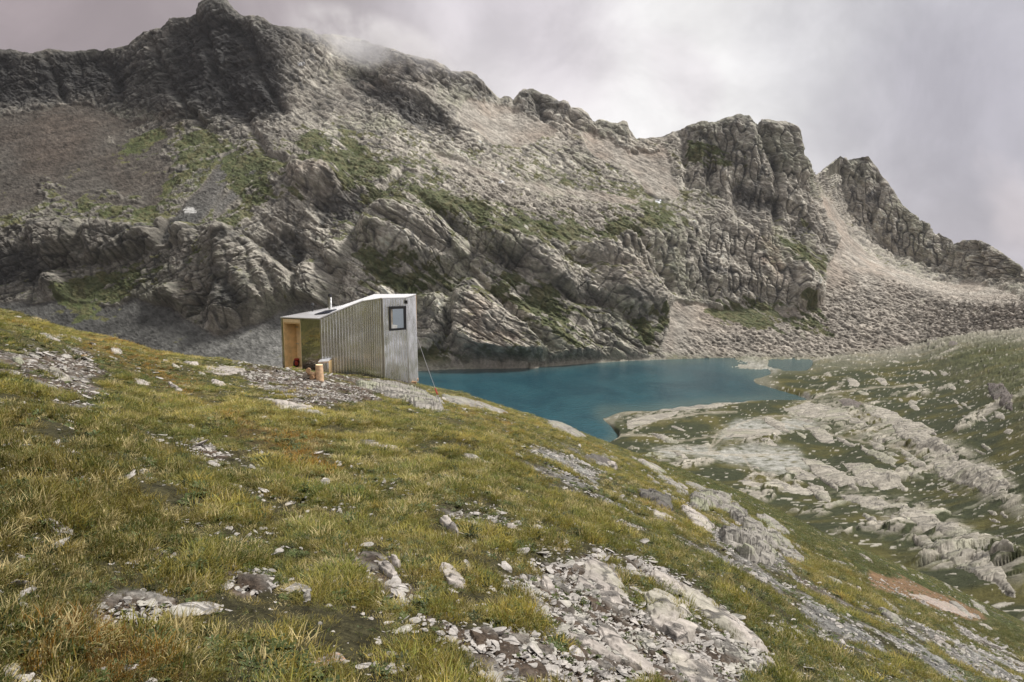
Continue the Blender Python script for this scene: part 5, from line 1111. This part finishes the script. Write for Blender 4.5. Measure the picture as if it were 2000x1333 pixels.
# window with black frame
wf = MB(); wn = outn(K4, K5)
def W(px, py, dep):
    best = (px - 746) / (793.5 - 746); x_, y_ = lerp(K4['x'], K5['x'], best), lerp(K4['y'], K5['y'], best); return Vector((x_, y_, zof(py, y_))) + wn * (dep + 0.035)
def wslab(mb, x0, x1, tl, tr, bl, br, d0, d1):
    return mb.hexa([W(x0, bl, d0), W(x1, br, d0), W(x1, br, d1), W(x0, bl, d1), W(x0, tl, d0), W(x1, tr, d0), W(x1, tr, d1), W(x0, tl, d1)])
wslab(wf, 757.4, 760.6, 599.3, 599.1, 646.4, 646.1, .02, .075); wslab(wf, 786.4, 790.2, 598.2, 598.0, 644.0, 643.8, .02, .075)
wslab(wf, 760.6, 786.4, 599.1, 598.2, 603.9, 603.0, .02, .075); wslab(wf, 760.6, 786.4, 642.0, 640.2, 646.1, 644.0, .02, .075)
fr = wf.build('window', m_blk, cab)
m_gl, n = new_mat('window_glass')
b1_ = n.n('ShaderNodeBsdfPrincipled', None, Base__Color=(0.05, 0.07, 0.08), Roughness=0.03); g_ = n.n('ShaderNodeBsdfGlossy', None, Color=(0.75, 0.85, 0.9), Roughness=0.02)
n.n('ShaderNodeOutputMaterial', None, Surface=n.n('ShaderNodeMixShader', None, _0=0.4, _1=b1_.outputs[0], _2=g_.outputs[0]).outputs[0])
pm = MB(); wslab(pm, 760.6, 786.4, 603.9, 603.0, 642.0, 640.2, .02, .04); pm.build('pane', m_gl, fr)
cu = MB(); wslab(cu, 760.8, 764.5, 604.2, 604.0, 641.6, 641.4, .041, .048); cu.build('curtain', m_grw, fr)
pw_ = MB(); wslab(pw_, 762, 773, 634, 635, 641.6, 641.0, .041, .052); pw_.build('pillow', simple_mat('linen', (0.55, 0.55, 0.53), 0.9), fr)
MB().box(V(K5, 't') + Vector((.0, -.06, -.17)), (.06, 0, 0), (0, .05, 0), (0, 0, .07)).build('wire_bracket', m_blk, cab)
# timber edge, floor, base beams
MB().box((K6['x'] + .03, K6['y'] + .02, (K6['t'] + K6['b']) / 2), (.022, 0, 0), (0, .03, 0), (0, 0, (K6['t'] - K6['b']) / 2)).build('timber_edge', m_cut, cab)
fl = MB(); fl.face(*[V(k, 'b') + Vector((0, 0, .03)) for k in (K1, K2, K3, K4, K5, K6, B2, B1, KB)]); fl.build('floor', m_wood, cab)
for t in (0.15, 0.85):
    a_ = V(K4, 'b').lerp(V(K2, 'b'), t * .5); MB().box(((K4['x'] + K6['x']) / 2 + 0.2, 30.4 + t, K5['b'] - .05), (0.5, .05, 0), (0, .06, 0), (0, 0, .06)).build('base_beam', m_wood, cab)
MB().box((-7.2, 31.0, K2['b'] - .02), (2.6, -.3, 0), (0, .06, 0), (0, 0, .07)).build('base_beam', m_wood, cab)
# roof fittings
def roofpt(px, py, Y): z_ = zof(py, Y); return Vector((xof(px, Y, z_), Y, z_))
sp = [roofpt(621, 616.4, 30.75), roofpt(648.5, 616.4, 30.3), roofpt(659.5, 609.4, 30.5), roofpt(630.5, 609.4, 31.35)]
q1, q2, q3, q4 = [V(K2, 't').lerp(V(K2k, 't'), t).lerp(V(K1, 't').lerp(V(B1, 't'), t), u) for t, u in ((.25, .35), (.55, .06), (.92, .10), (.62, .45))]
sl_ = MB(); up1, up2 = Vector((0, 0, .085)), Vector((0, 0, .12)); sl_.hexa([q1 + up1, q2 + up1, q3 + up1, q4 + up1, q1 + up2, q2 + up2, q3 + up2, q4 + up2]); so = sl_.build('solar_panel', simple_mat('solar_cells', (0.012, 0.016, 0.035), 0.15, spec=0.6), cab)
gl_ = MB()
for i in range(1, 6):
    a_ = q1.lerp(q2, i / 6) + up2; b_ = q4.lerp(q3, i / 6) + up2; gl_.tube(a_, b_, .006, seg=4)
for i in range(1, 4):
    a_ = q1.lerp(q4, i / 4) + up2; b_ = q2.lerp(q3, i / 4) + up2; gl_.tube(a_, b_, .006, seg=4)
gl_.build('cell_grid', m_stl, so)
c0 = roofpt(645, 603, 32.0); c1 = roofpt(644.6, 581, 32.0); c2_ = roofpt(644.6, 574.5, 32.0)
ch = MB().tube(c0 - Vector((0, 0, .15)), c1, .082, seg=20).build('chimney', m_stl, cab, smooth=False)
MB().tube(c1, c1 + Vector((0, 0, .03)), .075, seg=16).tube(c1 + Vector((0, 0, .05)), c2_, .10, .07, 16).build('chimney_cap', m_blk, ch)
v0 = roofpt(610.3, 610, 32.3); v1 = roofpt(610.3, 598, 32.3)
vp = MB().tube(v0 - Vector((0, 0, .15)), v1, .025).build('vent_pipe', m_blk, cab)
MB().tube(v1, v1 + Vector((0, 0, .07)), .045, .1).tube(v1 + Vector((0, 0, .07)), v1 + Vector((0, 0, .14)), .1, .06).build('vent_cap', m_blk, vp)

# things round the cabin
def gpt(px, py): return Vector(ground_px(px, py)[0])
# pallet below the entrance
e0 = E(0.04, 0, -0.05); e1 = E(0.50, 0, -0.05); pc = empty('pallet', (e0 + e1) / 2 + Vector((0, 0, -.09))); tag(pc, 'wooden pallet serving as a step under the plywood entrance', 'pallet')
for u_ in (-.03, .14, .31): 
    p0 = e0 + nin * u_; p1 = e1 + nin * u_; MB().box((p0 + p1) / 2 + Vector((0, 0, -.025)), (p1 - p0) / 2, nin * .06, (0, 0, .012)).build('board', m_cut, pc)
for t in (.02, .5, .98):
    p = e0.lerp(e1, t) + nin * .14; MB().box(p + Vector((0, 0, -.09)), dv * .05, nin * .24, (0, 0, .05)).build('block', m_wood, pc)
# backpack standing in the porch
bp0 = E(0.20, 0.035, 0.30); bk = empty('backpack', bp0); tag(bk, 'red and black backpack standing on the plywood porch floor', 'backpack')
def blob(name, c, rx, ry, rz, mat, parent, sd_=0):
    bm = bmesh.new(); bmesh.ops.create_icosphere(bm, subdivisions=3, radius=1)
    for v in bm.verts:
        c_ = v.co; f = max(abs(c_.x), abs(c_.y), abs(c_.z)); v.co = Vector((c_.x * rx, c_.y * ry, c_.z * rz)) * (0.72 + 0.28 / max(f, .6) * 1.0)
        v.co += Vector((math.sin(c_.z * 9 + sd_), math.cos(c_.x * 8 + sd_), math.sin(c_.y * 9 + sd_))) * 0.012
    me = bpy.data.meshes.new(name); bm.to_mesh(me); bm.free(); me.transform(Matrix.Translation(c)); return link_mesh(name, me, mat, parent, True)
blob('bag_body', bp0 + Vector((0, 0, .19)), .15, .11, .19, m_bkf, bk); blob('lid', bp0 + Vector((.02, -.02, .36)), .13, .10, .06, m_red, bk, 1); blob('front_pocket', bp0 + Vector((.03, -.11, .19)), .09, .05, .11, m_red, bk, 2)
blob('cover', bp0 + Vector((-.10, -.1, .03)), .09, .05, .03, m_lim, bk, 3)
# chopping block
cb = gpt(624.6, 743); zt = zof(713.5, cb.y); 
ckb = empty('chopping_block', cb); tag(ckb, 'tall upright log used as chopping block in front of the cabin corner', 'chopping block')
mb = MB(); seg = 24; r0_ = 7.6 / FPX * cb.y
mb.tube(cb - Vector((0, 0, .1)), (cb.x, cb.y, zt), r0_ * 1.08, r0_ * .95, 20).build('trunk', m_cut, ckb)
MB().tube((cb.x, cb.y, zt + .001), (cb.x, cb.y, zt + .012), r0_ * .9, seg=20).build('cut_face', m_ply2, ckb)
# corrugated lean-to box by the wall
bx = gpt(632, 735); by_ = 29.55
bb = empty('storage_box', (xof(632, by_, zof(735, by_)), by_, zof(735, by_))); tag(bb, 'low corrugated metal box with wooden edge against the cabin wall behind the chopping block', 'storage box')
la = dict(x=xof(621, by_, zof(707, by_)), y=by_, t=zof(708.5, by_), b=zof(733, by_)); lb_ = dict(x=xof(641.8, by_ - .1, zof(706, by_)), y=by_ - .1, t=zof(706.5, by_ - .1), b=zof(735, by_ - .1))
corrugated('front', la, lb_, pitch=0.075, parent=bb)
MB().hexa([V(la, 't'), V(lb_, 't'), V(lb_, 't') + Vector((0, .55, .05)), V(la, 't') + Vector((0, .4, .05)), V(la, 't') + Vector((0, 0, .03)), V(lb_, 't') + Vector((0, 0, .03)), V(lb_, 't') + Vector((0, .55, .08)), V(la, 't') + Vector((0, .4, .08))]).build('lid', m_roof, bb)
MB().box((V(la, 't') + V(lb_, 't')) / 2 + Vector((0, -.02, -.03)), (V(lb_, 't') - V(la, 't')) / 2, (0, .012, 0), (0, 0, .03)).build('edge_board', m_cut, bb)
for k in (la, lb_): MB().box((k['x'], k['y'] + .25, (k['t'] + k['b']) / 2), (.012, 0, 0), (0, .24, 0), (0, 0, (k['t'] - k['b']) / 2)).build('side', m_ply, bb)
# split logs
lp = gpt(603, 741)
lg = [((0, 0, .07), .3), ((.19, .02, .07), .28), ((-.17, .03, .07), .3), ((.09, .03, .20), .27), ((-.1, .02, .20), .3), ((0.0, .03, .33), .25),]
for i, (o_, l_) in enumerate(lg):
    c_ = lp + Vector(o_) * 0.72; l_ *= 0.72; a_ = random.uniform(-.5, .5); d_ = Vector((math.cos(a_ + (1.4 if i % 3 else .15)), math.sin(a_ + (1.4 if i % 3 else .15)), random.uniform(-.1, .1))) * l_ * .6
    mb = MB(); sgm = 5 + i % 3; mb.tube(c_ - d_, c_ + d_, .06 + .012 * (i % 2), .056, sgm)
    o = mb.build('split_log', (m_grw, m_wood, m_grw, m_cut)[i % 4], None, bevel=.006); tag(o, 'split log of the small firewood heap left of the chopping block', 'split log', 'firewood heap by the cabin')
# guy wire
w0 = V(K5, 't') + Vector((0.0, -.1, -.2)); w1_ = gpt(868, 803) - Vector((0, 0, .05)); gw = empty('guy_wire', w1_); tag(gw, 'steel guy wire with red tensioner running from the tall cabin end to the slope', 'guy wire')
sag = lambda t: w0.lerp(w1_, t) - Vector((0, 0, .10 * math.sin(math.pi * t)))
mb = MB()
for i in range(16): mb.tube(sag(i / 16), sag((i + 1) / 16), .008, seg=6)
mb.build('cable', m_stl, gw)
MB().tube(sag(.86), sag(.885), .022, seg=8).tube(sag(.85), sag(.86), .012, seg=6).tube(sag(.885), sag(.895), .012, seg=6).build('tensioner', m_red, gw)
MB().tube(w1_ - Vector((0, 0, .1)), w1_ + Vector((0, 0, .06)), .03, seg=8).build('anchor', m_stl, gw)
put_stone(650, 744, 22, 'pale flat stone propped on edge under the cabin wall, right of the chopping block', None, stones[4]); put_stone(662, 742, 13, 'small pale stone next to the flat stone under the cabin wall', None, stones[7])

# ================================================================== AIR
def box_obj(name, lo, hi, mat):
    mb = MB(); mb.hexa([(lo[0], lo[1], lo[2]), (hi[0], lo[1], lo[2]), (hi[0], hi[1], lo[2]), (lo[0], hi[1], lo[2]), (lo[0], lo[1], hi[2]), (hi[0], lo[1], hi[2]), (hi[0], hi[1], hi[2]), (lo[0], hi[1], hi[2])]); return mb.build(name, mat)
zmin = min(float(Q[..., 2].min()), float(ground_z(np.array([0., 190.]), np.array([190., 0.])).min()), -150.0); zmax = float(Q[..., 2].max()); xmx = float(np.abs(Q[..., 0]).max()); ymx = float(Q[..., 1].max())
m, n = new_mat('air'); vol = n.n('ShaderNodeVolumePrincipled'); vol.inputs['Color'].default_value = (0.80, 0.80, 0.84, 1); vol.inputs['Density'].default_value = 0.000035; vol.inputs['Anisotropy'].default_value = 0.2
n.n('ShaderNodeOutputMaterial', None, Volume=vol.outputs[0])
hz_ = box_obj('haze', (-xmx - 60, -260, zmin - 60), (xmx + 60, ymx + 60, zmax + 40), m); tag(hz_, 'thin pale mountain haze filling the valley', 'haze', kind='stuff')
# cloud wisp hanging on the ridge
cm = far_pos(np.array([745.]), np.array([118.]))[0]
bm = bmesh.new(); bmesh.ops.create_icosphere(bm, subdivisions=3, radius=1)
for v in bm.verts: v.co = Vector((v.co.x * 95, v.co.y * 70, v.co.z * 30 - 0.28 * v.co.x * 95))
me = bpy.data.meshes.new('mist'); bm.to_mesh(me); bm.free()
m, n = new_mat('mist'); oc = n.n('ShaderNodeTexCoord').outputs['Object']
d_ = n.n('ShaderNodeVectorMath', dict(operation='LENGTH'), _0=n.n('ShaderNodeVectorMath', dict(operation='MULTIPLY'), _0=n.n('ShaderNodeVectorMath', dict(operation='ADD'), _0=oc, _1=n.n('ShaderNodeCombineXYZ', None, _0=0.0, _1=0.0, _2=n.math('MULTIPLY', n.n('ShaderNodeSeparateXYZ', None, _0=oc).outputs[0], 0.28)).outputs[0]).outputs[0], _1=(1 / 95, 1 / 70, 1 / 30)).outputs[0]).outputs['Value']
nn = n.noise(oc, 0.03, 4, 0.6)
den = n.math('MULTIPLY', n.ramp(d_, 0.35, 1.0, 1.0, 0.0), n.ramp(nn.outputs[0], 0.42, 0.62, 0.0, 0.05))
vol = n.n('ShaderNodeVolumePrincipled'); vol.inputs['Color'].default_value = (0.9, 0.88, 0.89, 1); n.set(vol.inputs['Density'], den); vol.inputs['Anisotropy'].default_value = 0.3
n.n('ShaderNodeOutputMaterial', None, Volume=vol.outputs[0])
o = link_mesh('mist', me, m); o.location = (cm[0], cm[1] - 10, cm[2] + 8); tag(o, 'wisp of cloud drifting over the dark ridge', 'mist', kind='stuff')
scene.cycles.volume_step_rate = 2.0; scene.cycles.volume_max_steps = 64
